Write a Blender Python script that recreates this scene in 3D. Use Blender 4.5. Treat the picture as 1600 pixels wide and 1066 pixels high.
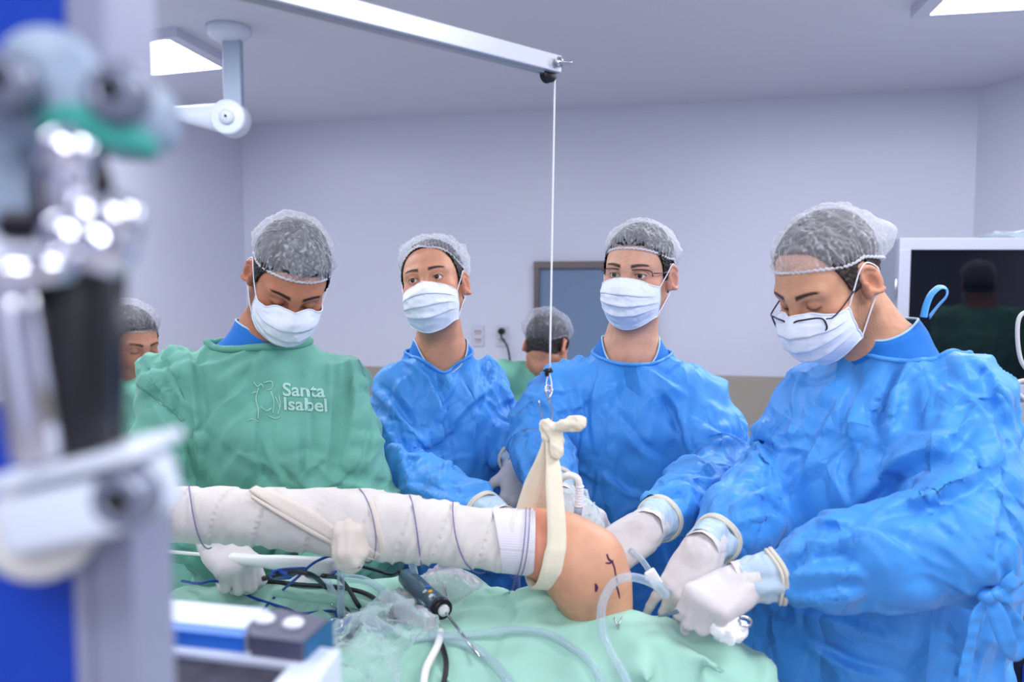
import bpy, bmesh, math, random
import numpy as np
from mathutils import Vector, Matrix
try:
    import openvdb as vdb
except ImportError:
    import pyopenvdb as vdb

for o in list(bpy.data.objects):
    bpy.data.objects.remove(o)
scene = bpy.context.scene
COL = scene.collection
random.seed(7)
R = math.radians
A = lambda *v: np.array(v, dtype=float)

# ------------------------------------------------------------------ camera
CAM_Z, PITCH, FPX = 1.62, R(4.03), 1250.0
cam_data = bpy.data.cameras.new('camera')
cam_data.sensor_width = 36.0
cam_data.lens = 36.0 * FPX / 1600.0
cam_data.clip_start = 0.02
cam_data.dof.use_dof = True
cam_data.dof.focus_distance = 1.75
cam_data.dof.aperture_fstop = 3.0
cam_data.dof.aperture_blades = 7
cam = bpy.data.objects.new('camera', cam_data)
COL.objects.link(cam)
cam.location = (0, 0, CAM_Z)
cam.rotation_euler = (R(90) - PITCH, 0, 0)
scene.camera = cam

# ------------------------------------------------------------------ world, exposure, large lights
world = bpy.data.worlds.new('world')
scene.world = world
world.use_nodes = True
world.node_tree.nodes['Background'].inputs[0].default_value = (0.62, 0.68, 1.0, 1)
world.node_tree.nodes['Background'].inputs[1].default_value = 0.42
vs = scene.view_settings
vs.view_transform = 'Standard'
vs.look = 'None'
vs.exposure = 0.22
vs.gamma = 1.0
vs.use_curve_mapping = False
scene.cycles.max_bounces = 9
scene.cycles.transparent_max_bounces = 24
scene.cycles.use_denoising = True

def area_light(name, loc, target, size, sizey, power, color):
    l = bpy.data.lights.new(name, 'AREA')
    l.shape = 'RECTANGLE'; l.size = size; l.size_y = sizey
    l.energy = power; l.color = color
    o = bpy.data.objects.new(name, l); COL.objects.link(o)
    o.location = loc
    o.rotation_euler = (Vector(target) - Vector(loc)).to_track_quat('-Z', 'Y').to_euler()
    return o
# the photographer's own light just above the lens, and unseen ceiling panels added to brighten the room and shoulders
area_light('flash_light', (0.35, -0.75, 2.05), (0.2, 2.2, 1.45), 0.30, 0.25, 6, (0.97, 0.98, 1.0))
for lx, ly, pw in ((-1.35, 0.55, 18), (1.45, 0.55, 32), (0.1, -1.2, 26), (-1.2, 2.75, 26), (1.25, 2.75, 30), (-2.6, 1.8, 16), (3.0, 1.8, 22)):
    area_light('added_panel_light', (lx, ly, 2.77), (lx, ly + .05, 0), 1.1, 0.6, pw, (0.93, 0.95, 1.0))

# ------------------------------------------------------------------ pixel helpers (1600 x 1066 frame)
def ray(px, py):
    cx, cy = (px - 800) / FPX, (533 - py) / FPX
    return A(cx, math.cos(PITCH) + cy * math.sin(PITCH), -math.sin(PITCH) + cy * math.cos(PITCH))
def W(px, py, y):
    d = ray(px, py)
    return A(0, 0, CAM_Z) + d * (y / d[1])
def WZ(px, py, z):
    d = ray(px, py)
    return A(0, 0, CAM_Z) + d * ((z - CAM_Z) / d[2])
def proj(P):
    d = np.asarray(P, float) - A(0, 0, CAM_Z); f = A(0, math.cos(PITCH), -math.sin(PITCH)); u = A(0, math.sin(PITCH), math.cos(PITCH))
    return 800 + FPX * d[0] / (d @ f), 533 - FPX * (d @ u) / (d @ f)
def unit(v):
    v = np.asarray(v, float)
    return v / max(np.linalg.norm(v), 1e-9)

# ------------------------------------------------------------------ materials
def lin(c):
    return tuple((x / 12.92 if x <= 0.04045 else ((x + 0.055) / 1.055) ** 2.4) for x in (v / 255 for v in c))
MATS = {}
def mat(name, rgb=(200, 200, 200), rough=0.6, metal=0.0, spec=0.5, bump=None, var=None, emit=None, sss=0, alpha=None,
        trans=0.0, sheen=0.0, coat=0.0, attr=None, ior=1.45, coords='Object'):
    """bump = list of (kind, scale, strength, distance); var = (scale, amount, detail)"""
    if name in MATS:
        return MATS[name]
    m = bpy.data.materials.new(name); m.use_nodes = True
    nt = m.node_tree; b = nt.nodes['Principled BSDF']
    col = (*lin(rgb), 1)
    b.inputs['Base Color'].default_value = col
    b.inputs['Roughness'].default_value = rough
    b.inputs['Metallic'].default_value = metal
    b.inputs['Specular IOR Level'].default_value = spec
    b.inputs['IOR'].default_value = ior
    b.inputs['Transmission Weight'].default_value = trans
    b.inputs['Sheen Weight'].default_value = sheen
    b.inputs['Coat Weight'].default_value = coat
    b.inputs['Coat Roughness'].default_value = 0.15
    if sss:
        b.inputs['Subsurface Weight'].default_value = sss
        b.inputs['Subsurface Radius'].default_value = (0.012, 0.005, 0.003)
        b.inputs['Subsurface Scale'].default_value = 0.6
    tc = nt.nodes.new('ShaderNodeTexCoord')
    csock = None
    if attr:
        at = nt.nodes.new('ShaderNodeAttribute'); at.attribute_name = attr
        csock = at.outputs['Color']
        nt.links.new(csock, b.inputs['Base Color'])
    if var:
        n = nt.nodes.new('ShaderNodeTexNoise'); n.inputs['Scale'].default_value = var[0]
        n.inputs['Detail'].default_value = var[2] if len(var) > 2 else 3
        nt.links.new(tc.outputs[coords], n.inputs['Vector'])
        mr = nt.nodes.new('ShaderNodeMapRange')
        mr.inputs['From Min'].default_value = 0.3; mr.inputs['From Max'].default_value = 0.7
        mr.inputs['To Min'].default_value = 1 - var[1]; mr.inputs['To Max'].default_value = 1 + var[1]
        nt.links.new(n.outputs['Fac'], mr.inputs['Value'])
        vm = nt.nodes.new('ShaderNodeVectorMath'); vm.operation = 'SCALE'
        if csock is None:
            vm.inputs[0].default_value = col[:3]
        else:
            nt.links.new(csock, vm.inputs[0])
        nt.links.new(mr.outputs[0], vm.inputs['Scale'])
        nt.links.new(vm.outputs[0], b.inputs['Base Color'])
    prev = None
    for bp in (bump or []):
        kind, sc, st, dist = bp
        if kind == 'noise' or kind == 'ridge':
            t = nt.nodes.new('ShaderNodeTexNoise'); t.inputs['Scale'].default_value = sc
            t.inputs['Detail'].default_value = 3
            if kind == 'ridge':
                t.noise_type = 'RIDGED_MULTIFRACTAL'; t.inputs['Detail'].default_value = 1.5
            out = t.outputs['Fac']
        elif kind == 'crumple':
            t = nt.nodes.new('ShaderNodeTexVoronoi'); t.inputs['Scale'].default_value = sc
            t.feature = 'F1'; t.inputs['Detail'].default_value = 2.0; t.inputs['Roughness'].default_value = 0.55
            t.normalize = True
            dn = nt.nodes.new('ShaderNodeTexNoise'); dn.inputs['Scale'].default_value = sc * 0.6
            nt.links.new(tc.outputs[coords], dn.inputs['Vector'])
            mx = nt.nodes.new('ShaderNodeMix'); mx.data_type = 'RGBA'; mx.blend_type = 'LINEAR_LIGHT'
            mx.inputs[0].default_value = 0.08
            nt.links.new(tc.outputs[coords], mx.inputs[6]); nt.links.new(dn.outputs['Color'], mx.inputs[7])
            nt.links.new(mx.outputs[2], t.inputs['Vector'])
            out = t.outputs['Distance']
        elif kind == 'facet':                                         # flat tilted cells meeting in crease lines
            dn = nt.nodes.new('ShaderNodeTexNoise'); dn.inputs['Scale'].default_value = sc * 0.7; dn.inputs['Detail'].default_value = 1
            nt.links.new(tc.outputs[coords], dn.inputs['Vector'])
            m0 = nt.nodes.new('ShaderNodeVectorMath'); m0.operation = 'MULTIPLY_ADD'; m0.inputs[1].default_value = (.5 / sc,) * 3
            nt.links.new(dn.outputs['Color'], m0.inputs[0]); nt.links.new(tc.outputs[coords], m0.inputs[2])
            mp = nt.nodes.new('ShaderNodeMapping'); mp.inputs['Rotation'].default_value = (.3, .5, .2); mp.inputs['Scale'].default_value = (1, 1, .45)
            nt.links.new(m0.outputs[0], mp.inputs['Vector'])
            vs_ = []
            for ft in ('F1', 'DISTANCE_TO_EDGE'):
                vt = nt.nodes.new('ShaderNodeTexVoronoi'); vt.feature = ft; vt.inputs['Scale'].default_value = sc; vt.normalize = False
                nt.links.new(mp.outputs[0], vt.inputs['Vector']); vs_.append(vt)
            c5 = nt.nodes.new('ShaderNodeVectorMath'); c5.operation = 'SUBTRACT'; c5.inputs[1].default_value = (.5, .5, .5); nt.links.new(vs_[0].outputs['Color'], c5.inputs[0])
            dp = nt.nodes.new('ShaderNodeVectorMath'); dp.operation = 'SUBTRACT'; nt.links.new(mp.outputs[0], dp.inputs[0]); nt.links.new(vs_[0].outputs['Position'], dp.inputs[1])
            dt = nt.nodes.new('ShaderNodeVectorMath'); dt.operation = 'DOT_PRODUCT'; nt.links.new(c5.outputs[0], dt.inputs[0]); nt.links.new(dp.outputs[0], dt.inputs[1])
            sm = nt.nodes.new('ShaderNodeMapRange'); sm.inputs['From Max'].default_value = .16; nt.links.new(vs_[1].outputs['Distance'], sm.inputs['Value'])
            t = nt.nodes.new('ShaderNodeMath'); t.operation = 'MULTIPLY'; nt.links.new(dt.outputs['Value'], t.inputs[0]); nt.links.new(sm.outputs[0], t.inputs[1])
            mk_n = nt.nodes.new('ShaderNodeTexNoise'); mk_n.inputs['Scale'].default_value = sc * .5; nt.links.new(tc.outputs[coords], mk_n.inputs['Vector'])
            mr_ = nt.nodes.new('ShaderNodeMapRange'); mr_.inputs['From Min'].default_value = .40; mr_.inputs['From Max'].default_value = .62; nt.links.new(mk_n.outputs['Fac'], mr_.inputs['Value'])
            t0 = t; t = nt.nodes.new('ShaderNodeMath'); t.operation = 'MULTIPLY'; nt.links.new(t0.outputs[0], t.inputs[0]); nt.links.new(mr_.outputs[0], t.inputs[1])
            out = t.outputs[0]
        elif kind == 'wave' or kind == 'waveu' or kind == 'wavev':
            t = nt.nodes.new('ShaderNodeTexWave'); t.inputs['Scale'].default_value = sc
            t.bands_direction = 'Y' if kind == 'wavev' else 'X'
            t.inputs['Distortion'].default_value = 0.4
            out = t.outputs['Fac']
        if kind not in ('crumple', 'facet'):
            src = tc.outputs['UV'] if kind in ('waveu', 'wavev') else tc.outputs[coords]
            nt.links.new(src, t.inputs['Vector'])
        bn = nt.nodes.new('ShaderNodeBump')
        bn.inputs['Strength'].default_value = st; bn.inputs['Distance'].default_value = dist
        nt.links.new(out, bn.inputs['Height'])
        if prev: nt.links.new(prev, bn.inputs['Normal'])
        prev = bn.outputs['Normal']
    if prev: nt.links.new(prev, b.inputs['Normal'])
    if emit:
        b.inputs['Emission Color'].default_value = (*lin(emit[0]), 1)
        b.inputs['Emission Strength'].default_value = emit[1]
    if alpha is not None:
        b.inputs['Alpha'].default_value = alpha
    MATS[name] = m
    return m

def film_mat(name, rgb, base, fiber, rough=0.5, fscale=260, stretch=1.0, facing=0.35, translucent=0.4, contrast=2.0):
    """thin see-through sheet: non-woven or plastic film; opacity from fibres and from the viewing angle"""
    m = bpy.data.materials.new(name); m.use_nodes = True
    nt = m.node_tree; nt.nodes.clear()
    N, L = nt.nodes.new, nt.links.new
    out = N('ShaderNodeOutputMaterial'); mix = N('ShaderNodeMixShader'); tr = N('ShaderNodeBsdfTransparent')
    p = N('ShaderNodeBsdfPrincipled'); p.inputs['Base Color'].default_value = (*lin(rgb), 1)
    p.inputs['Roughness'].default_value = rough
    tl = N('ShaderNodeBsdfTranslucent'); tl.inputs['Color'].default_value = (*lin(rgb), 1)
    m2 = N('ShaderNodeMixShader'); m2.inputs[0].default_value = translucent
    L(p.outputs[0], m2.inputs[1]); L(tl.outputs[0], m2.inputs[2])
    tc = N('ShaderNodeTexCoord'); mp = N('ShaderNodeMapping'); mp.inputs['Scale'].default_value = (1, 1, stretch)
    L(tc.outputs['Object'], mp.inputs['Vector'])
    n = N('ShaderNodeTexNoise'); n.inputs['Scale'].default_value = fscale; n.inputs['Detail'].default_value = 4
    n.noise_type = 'RIDGED_MULTIFRACTAL' if fiber > 0.3 else 'FBM'
    L(mp.outputs[0], n.inputs['Vector'])
    n2 = N('ShaderNodeTexNoise'); n2.inputs['Scale'].default_value = fscale * 0.12; n2.inputs['Detail'].default_value = 3
    L(mp.outputs[0], n2.inputs['Vector'])
    ad = N('ShaderNodeMath'); ad.operation = 'MULTIPLY_ADD'; ad.inputs[1].default_value = 0.5
    L(n2.outputs['Fac'], ad.inputs[0])
    ms = N('ShaderNodeMath'); ms.operation = 'MULTIPLY'; ms.inputs[1].default_value = 0.5
    L(n.outputs['Fac'], ms.inputs[0]); L(ms.outputs[0], ad.inputs[2])
    mr = N('ShaderNodeMapRange'); mr.inputs['From Min'].default_value = 0.5 - 0.5 / contrast; mr.inputs['From Max'].default_value = 0.5 + 0.5 / contrast
    mr.inputs['To Min'].default_value = base - fiber * 0.5; mr.inputs['To Max'].default_value = base + fiber * 0.5
    L(ad.outputs[0], mr.inputs['Value'])
    lw = N('ShaderNodeLayerWeight'); lw.inputs['Blend'].default_value = 0.45
    ma = N('ShaderNodeMath'); ma.operation = 'MULTIPLY_ADD'; ma.inputs[1].default_value = facing; ma.use_clamp = True
    L(lw.outputs['Facing'], ma.inputs[0]); L(mr.outputs[0], ma.inputs[2])
    L(ma.outputs[0], mix.inputs[0]); L(tr.outputs[0], mix.inputs[1]); L(m2.outputs[0], mix.inputs[2])
    L(mix.outputs[0], out.inputs['Surface'])
    MATS[name] = m
    return m

# ------------------------------------------------------------------ object helpers
ORG = {}
def tag(o, label=None, cat=None, group=None, kind=None):
    if label: o['label'] = label
    if cat: o['category'] = cat
    if group: o['group'] = group
    if kind: o['kind'] = kind
    return o
def empty(name, loc):
    o = bpy.data.objects.new(name, None); COL.objects.link(o)
    o.empty_display_size = 0.05
    o.location = tuple(loc); ORG[o] = np.array(loc, float)
    return o
def mk(name, V, F, m, parent=None, smooth=True, origin=None, uv=None, cols=None, solid=0, sub=0, offset=0.0):
    V = np.asarray(V, float)
    if origin is None:
        lo, hi = V.min(0), V.max(0)
        origin = A((lo[0] + hi[0]) / 2, (lo[1] + hi[1]) / 2, lo[2])
    origin = np.asarray(origin, float)
    me = bpy.data.meshes.new(name)
    L = V - origin
    me.from_pydata(L.tolist(), [], [list(map(int, f)) for f in F] if not isinstance(F, np.ndarray) else F.tolist())
    me.update()
    if smooth:
        me.polygons.foreach_set('use_smooth', np.ones(len(me.polygons), bool))
    if uv is not None:
        ul = me.uv_layers.new(name='UVMap')
        vi = np.zeros(len(me.loops), int); me.loops.foreach_get('vertex_index', vi)
        ul.data.foreach_set('uv', np.asarray(uv, float)[vi].ravel())
    if cols is not None:
        ca = me.color_attributes.new(name='Col', type='FLOAT_COLOR', domain='POINT')
        c4 = np.ones((len(V), 4)); c4[:, :3] = cols
        ca.data.foreach_set('color', c4.ravel())
    me.materials.append(MATS[m] if isinstance(m, str) else m)
    o = bpy.data.objects.new(name, me); COL.objects.link(o)
    if parent is not None:
        o.parent = parent; o.location = tuple(origin - ORG[parent])
    else:
        o.location = tuple(origin)
    ORG[o] = origin
    if solid:
        md = o.modifiers.new('solid', 'SOLIDIFY'); md.thickness = solid; md.offset = offset
    if sub:
        md = o.modifiers.new('sub', 'SUBSURF'); md.levels = sub; md.render_levels = sub
    return o

class MB:
    """collects simple shapes into ONE mesh"""
    def __init__(s): s.V = []; s.F = []; s.n = 0
    def add(s, V, F):
        V = np.asarray(V, float)
        s.V.append(V); s.F += [[int(i) + s.n for i in f] for f in F]; s.n += len(V); return s
    def box(s, c, size, rot=None, bev=0.0):
        bm = bmesh.new(); bmesh.ops.create_cube(bm, size=1.0)
        for v in bm.verts: v.co = Vector((v.co.x * size[0], v.co.y * size[1], v.co.z * size[2]))
        if bev: bmesh.ops.bevel(bm, geom=bm.edges[:], offset=bev, segments=3, affect='EDGES', profile=0.5)
        bm.verts.index_update()
        V = np.array([v.co[:] for v in bm.verts]); F = [[v.index for v in f.verts] for f in bm.faces]; bm.free()
        if rot is not None: V = V @ np.asarray(rot, float).T
        return s.add(V + np.asarray(c, float), F)
    def tube(s, pts, r, n=12, smooth=8, closed=False, cap=True, flat=None):
        V, F, _ = tube_mesh(pts, r, n, smooth, closed, cap, flat); return s.add(V, F)
    def cyl(s, a, b, r, n=24, r2=None, bev=0.0):
        a, b = np.asarray(a, float), np.asarray(b, float); r2 = r if r2 is None else r2
        d = b - a; L = np.linalg.norm(d)
        if bev:
            u = unit(d)
            prof = [(0, r - bev), (bev * .3, r - bev * .3), (bev, r), (L - bev, r2), (L - bev * .3, r2 - bev * .3), (L, r2 - bev)]
        else: prof = [(0, r), (L, r2)]
        return s.lathe(a, d, prof, n)
    def lathe(s, a, d, prof, n=24):
        a = np.asarray(a, float); u = unit(d); e1, e2 = perp(u)
        V = []; F = []
        for (h, r) in prof:
            for k in range(n):
                t = 2 * math.pi * k / n
                V.append(a + u * h + (e1 * math.cos(t) + e2 * math.sin(t)) * r)
        for i in range(len(prof) - 1):
            for k in range(n):
                k2 = (k + 1) % n
                F.append([i * n + k, i * n + k2, (i + 1) * n + k2, (i + 1) * n + k])
        F.append(list(range(n))[::-1]); F.append([(len(prof) - 1) * n + k for k in range(n)])
        return s.add(V, F)
    def ball(s, c, r, seg=20, rot=None):
        r = np.ones(3) * np.asarray(r, float)
        V = []; F = []; m = seg // 2
        for i in range(m + 1):
            th = math.pi * i / m
            for k in range(seg):
                ph = 2 * math.pi * k / seg
                V.append((math.sin(th) * math.cos(ph), math.sin(th) * math.sin(ph), math.cos(th)))
        for i in range(m):
            for k in range(seg):
                k2 = (k + 1) % seg
                F.append([i * seg + k, (i + 1) * seg + k, (i + 1) * seg + k2, i * seg + k2])
        V = np.array(V) * r
        if rot is not None: V = V @ np.asarray(rot, float).T
        return s.add(V + np.asarray(c, float), F)
    def torus(s, c, nrm, Rr, r, n=32, m=10, squash=(1, 1), e=None):
        e1, e2 = perp(unit(nrm)) if e is None else e
        pts = [np.asarray(c, float) + e1 * math.cos(t) * Rr * squash[0] + e2 * math.sin(t) * Rr * squash[1] for t in np.linspace(0, 2 * math.pi, n, endpoint=False)]
        return s.tube(pts, r, n=m, smooth=1, closed=True)
    def build(s, name, m, parent=None, smooth=True, **kw):
        return mk(name, np.concatenate(s.V), s.F, m, parent, smooth, **kw)

def perp(u):
    u = unit(u)
    w = A(0, 0, 1) if abs(u[2]) < 0.9 else A(1, 0, 0)
    e1 = unit(np.cross(u, w)); e2 = np.cross(u, e1)
    return e1, e2
def catmull(P, n, closed=False):
    P = np.asarray(P, float)
    if n <= 1: return P
    if closed: Q = np.vstack([P[-1], P, P[0], P[1]])
    else: Q = np.vstack([2 * P[0] - P[1], P, 2 * P[-1] - P[-2]])
    out = []
    for i in range(len(Q) - 3):
        p0, p1, p2, p3 = Q[i:i + 4]
        for t in np.arange(n) / n:
            out.append(0.5 * ((2 * p1) + (-p0 + p2) * t + (2 * p0 - 5 * p1 + 4 * p2 - p3) * t * t + (-p0 + 3 * p1 - 3 * p2 + p3) * t ** 3))
    if not closed: out.append(P[-1])
    return np.array(out)
def tube_mesh(pts, r, n=12, smooth=8, closed=False, cap=True, flat=None):
    """flat = (e_dir, factor): squash the section along e_dir"""
    pts = np.asarray(pts, float)
    rr = np.ones(len(pts)) * r if np.isscalar(r) else np.asarray(r, float)
    P = catmull(pts, smooth, closed)
    rq = catmull(np.c_[rr, rr, rr], smooth, closed)[:, 0]
    m = len(P)
    T = np.roll(P, -1, 0) - np.roll(P, 1, 0)
    if not closed: T[0] = P[1] - P[0]; T[-1] = P[-1] - P[-2]
    T = T / np.maximum(np.linalg.norm(T, axis=1)[:, None], 1e-9)
    e, _ = perp(T[0]); E = []
    for i in range(m):
        e = e - T[i] * np.dot(e, T[i]); e = unit(e); E.append(e)
    E = np.array(E); B = np.cross(T, E)
    if closed:
        ang = math.atan2(np.dot(np.cross(E[-1], E[0]), T[0]), np.dot(E[-1], E[0]))
        a = np.linspace(0, ang, m); E2 = E * np.cos(a)[:, None] + B * np.sin(a)[:, None]; B = np.cross(T, E2); E = E2
    th = np.arange(n) * 2 * math.pi / n
    off = E[:, None, :] * np.cos(th)[None, :, None] + B[:, None, :] * np.sin(th)[None, :, None]
    if flat is not None:
        fd = unit(flat[0]); off = off - (off @ fd)[..., None] * fd * (1 - flat[1])
    V = (P[:, None, :] + off * rq[:, None, None]).reshape(-1, 3)
    F = []
    for i in range(m if closed else m - 1):
        j = (i + 1) % m
        for k in range(n):
            k2 = (k + 1) % n
            F.append([i * n + k, i * n + k2, j * n + k2, j * n + k])
    if cap and not closed:
        F.append(list(range(n))[::-1]); F.append([(m - 1) * n + k for k in range(n)])
    uv = np.stack([np.repeat(np.arange(m) / m, n), np.tile(np.arange(n) / n, m)], 1)
    return V, F, uv
def grid_faces(nu, nv, closed_u=False):
    F = []
    for i in range(nv - 1):
        for k in range(nu if closed_u else nu - 1):
            k2 = (k + 1) % nu
            F.append([i * nu + k, i * nu + k2, (i + 1) * nu + k2, (i + 1) * nu + k])
    return F
def ribbon(pts, width, nrm, thick=0.003, smooth=8):
    """band along pts; nrm per point = face normal; width per point"""
    P = catmull(pts, smooth); w = catmull(np.c_[[np.ones(3) * x for x in (width if not np.isscalar(width) else [width] * len(pts))]], smooth)[:, 0]
    Nn = catmull(nrm, smooth); m = len(P)
    T = np.gradient(P, axis=0); T /= np.maximum(np.linalg.norm(T, axis=1)[:, None], 1e-9)
    Nn = Nn - T * (Nn * T).sum(1)[:, None]; Nn /= np.maximum(np.linalg.norm(Nn, axis=1)[:, None], 1e-9)
    S = np.cross(T, Nn); prof = [(-.5, 0), (-.48, .5), (-.2, .62), (.2, .5), (.48, .5), (.5, 0), (.48, -.5), (0, -.55), (-.48, -.5)]
    V = np.stack([P + S * (a * w)[:, None] + Nn * b * thick for a, b in prof], 1).reshape(-1, 3)
    n = len(prof); F = [f for f in grid_faces(n, m, True)]
    F.append(list(range(n))[::-1]); F.append([(m - 1) * n + k for k in range(n)])
    return V, F

# ------------------------------------------------------------------ smooth noise from random waves
def rnoise(P, wl, seed, n=10, aniso=None):
    """wl = wavelength in metres; aniso = list of (axis, factor) that scales the frequency along an axis"""
    rg = np.random.RandomState(seed)
    K = rg.normal(size=(n, 3)); K /= np.linalg.norm(K, axis=1)[:, None]
    K *= (2 * math.pi / wl) * rg.uniform(0.6, 1.5, (n, 1))
    ph = rg.uniform(0, 6.28, n)
    if aniso is not None:
        ax, f = aniso; K = K + (K @ np.asarray(ax, float))[:, None] * np.asarray(ax, float) * (f - 1)
    return np.sin(P @ K.T + ph).sum(1) / math.sqrt(n)
def sstep(x, a, b):
    t = np.clip((x - a) / (b - a), 0, 1); return t * t * (3 - 2 * t)

# ------------------------------------------------------------------ signed-distance sculpting
class Vol:
    def __init__(s, lo, hi, h):
        s.lo, s.h = np.asarray(lo, float), h
        s.n = np.ceil((np.asarray(hi, float) - s.lo) / h).astype(int) + 1
        s.D = np.full(s.n, 1.0, np.float32)
        s.ax = [(s.lo[i] + np.arange(s.n[i]) * h).astype(np.float32) for i in range(3)]
    def add(s, f, c, r, k=0.01, mode='+', M=None):
        """f(X,Y,Z) -> distance; c, r bounding sphere in f's frame; M = 4x4 frame to world"""
        c = np.asarray(c, float)
        if M is not None: cw = (M @ np.append(c, 1))[:3]
        else: cw = c
        i0 = np.clip(np.floor((cw - r - k - 3 * s.h - s.lo) / s.h).astype(int), 0, s.n)
        i1 = np.clip(np.ceil((cw + r + k + 3 * s.h - s.lo) / s.h).astype(int) + 1, 0, s.n)
        if (i1 <= i0).any(): return s
        sl = tuple(slice(i0[i], i1[i]) for i in range(3))
        X = s.ax[0][sl[0]][:, None, None]; Y = s.ax[1][sl[1]][None, :, None]; Z = s.ax[2][sl[2]][None, None, :]
        if M is not None:
            Mi = np.linalg.inv(M).astype(np.float32)
            X, Y, Z = [Mi[i, 0] * X + Mi[i, 1] * Y + Mi[i, 2] * Z + Mi[i, 3] for i in range(3)]
        d = f(X, Y, Z).astype(np.float32); d = np.broadcast_to(d, s.D[sl].shape)
        a = s.D[sl]
        if mode == '+':
            h = np.maximum(k - np.abs(a - d), 0) / k; s.D[sl] = np.minimum(a, d) - h * h * k / 4
        else:
            d = -d; h = np.maximum(k - np.abs(a - d), 0) / k; s.D[sl] = np.maximum(a, d) + h * h * k / 4
        return s
    def mesh(s):
        g = vdb.FloatGrid(1.0); g.copyFromArray(np.ascontiguousarray(np.clip(s.D, -4 * s.h, 4 * s.h)))
        P, Q = g.convertToQuads(isovalue=0.0)
        P = np.array(P, float) * s.h + s.lo; Q = np.array(Q, int)
        v0, v1, v2, v3 = [P[Q[:, i]] for i in range(4)]
        vol = (np.cross(v2 - v0, v3 - v1) * (v0 + v1 + v2 + v3)).sum()
        if vol < 0: Q = Q[:, ::-1]
        return largest(P, Q)
    # primitives
    def cone(s, a, b, r1, r2, k=0.01, mode='+', M=None):
        a, b = np.asarray(a, float), np.asarray(b, float); ba = b - a; L2 = float(ba @ ba) + 1e-12
        def f(X, Y, Z):
            x, y, z = X - a[0], Y - a[1], Z - a[2]
            t = np.clip((x * ba[0] + y * ba[1] + z * ba[2]) / L2, 0, 1)
            return np.sqrt((x - t * ba[0]) ** 2 + (y - t * ba[1]) ** 2 + (z - t * ba[2]) ** 2) - (r1 + (r2 - r1) * t)
        return s.add(f, (a + b) / 2, math.sqrt(L2) / 2 + max(r1, r2), k, mode, M)
    def ell(s, c, r, k=0.01, mode='+', M=None, rot=None):
        c = np.asarray(c, float); r = np.asarray(r, float)
        Rm = np.eye(3) if rot is None else np.asarray(rot, float).T
        def f(X, Y, Z):
            x, y, z = X - c[0], Y - c[1], Z - c[2]
            if rot is not None:
                x, y, z = [Rm[i, 0] * x + Rm[i, 1] * y + Rm[i, 2] * z for i in range(3)]
            k0 = np.sqrt((x / r[0]) ** 2 + (y / r[1]) ** 2 + (z / r[2]) ** 2)
            k1 = np.sqrt((x / r[0] ** 2) ** 2 + (y / r[1] ** 2) ** 2 + (z / r[2] ** 2) ** 2)
            return k0 * (k0 - 1) / np.maximum(k1, 1e-6)
        return s.add(f, c, float(r.max()), k, mode, M)
    def chain(s, pts, rad, k=0.02, M=None):
        for i in range(len(pts) - 1): s.cone(pts[i], pts[i + 1], rad[i], rad[i + 1], k, '+', M)
        return s
    def loft(s, zs, cx, cy, a, b, yaw, k=0.03, mode='+', p=2.0):
        """upright elliptical column: centre (cx, cy), half sizes (a, b) by height"""
        zs = np.asarray(zs, float); ca, sa = math.cos(yaw), math.sin(yaw)
        cx, cy, a, b = [np.asarray(v, float) for v in (cx, cy, a, b)]
        def f(X, Y, Z):
            ix, iy, ia, ib = [np.interp(Z, zs, v) for v in (cx, cy, a, b)]
            x = (X - ix) * ca + (Y - iy) * sa; y = -(X - ix) * sa + (Y - iy) * ca
            q = ((np.abs(x) / ia) ** p + (np.abs(y) / ib) ** p) ** (1 / p)
            d = (q - 1) * np.minimum(ia, ib)
            return np.maximum(d, np.maximum(zs[0] - Z, Z - zs[-1]))
        c = A(cx.mean(), cy.mean(), (zs[0] + zs[-1]) / 2)
        return s.add(f, c, (zs[-1] - zs[0]) / 2 + max(a.max(), b.max()) + 0.3, k, mode)

def compact(P, Q, keep):
    Q = Q[keep]; used = np.unique(Q); mp = -np.ones(len(P), int); mp[used] = np.arange(len(used))
    return P[used], mp[Q]
def comps(n, Q):
    lab = np.arange(n)
    while True:
        m = lab[Q].min(1); new = lab.copy()
        for i in range(Q.shape[1]): np.minimum.at(new, Q[:, i], m)
        new = new[new]
        if (new == lab).all(): return lab
        lab = new
def largest(P, Q):
    lab = comps(len(P), Q); fl = lab[Q[:, 0]]
    v, c = np.unique(fl, return_counts=True)
    return compact(P, Q, fl == v[c.argmax()])
def vnormals(P, Q):
    n = np.cross(P[Q[:, 2]] - P[Q[:, 0]], P[Q[:, 3]] - P[Q[:, 1]]); N = np.zeros_like(P)
    for i in range(4):
        for c in range(3): N[:, c] += np.bincount(Q[:, i], n[:, c], len(P))
    return N / np.maximum(np.linalg.norm(N, axis=1)[:, None], 1e-12)
def qedges(Q, diag=True):
    E = np.vstack([Q[:, [0, 1]], Q[:, [1, 2]], Q[:, [2, 3]], Q[:, [3, 0]]])
    E = np.unique(np.sort(E, 1), axis=0)
    if diag: E = np.vstack([E, Q[:, [0, 2]], Q[:, [1, 3]]])
    return E
def smooth_mesh(P, Q, it=3, lam=0.5):
    E = qedges(Q, False); n = len(P)
    deg = np.bincount(E.ravel(), minlength=n).astype(float)[:, None]
    P = P.copy()
    for _ in range(it):
        S = np.stack([np.bincount(E[:, 0], P[E[:, 1], c], n) + np.bincount(E[:, 1], P[E[:, 0], c], n) for c in range(3)], 1)
        P += lam * (S / np.maximum(deg, 1) - P)
    return P
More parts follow.
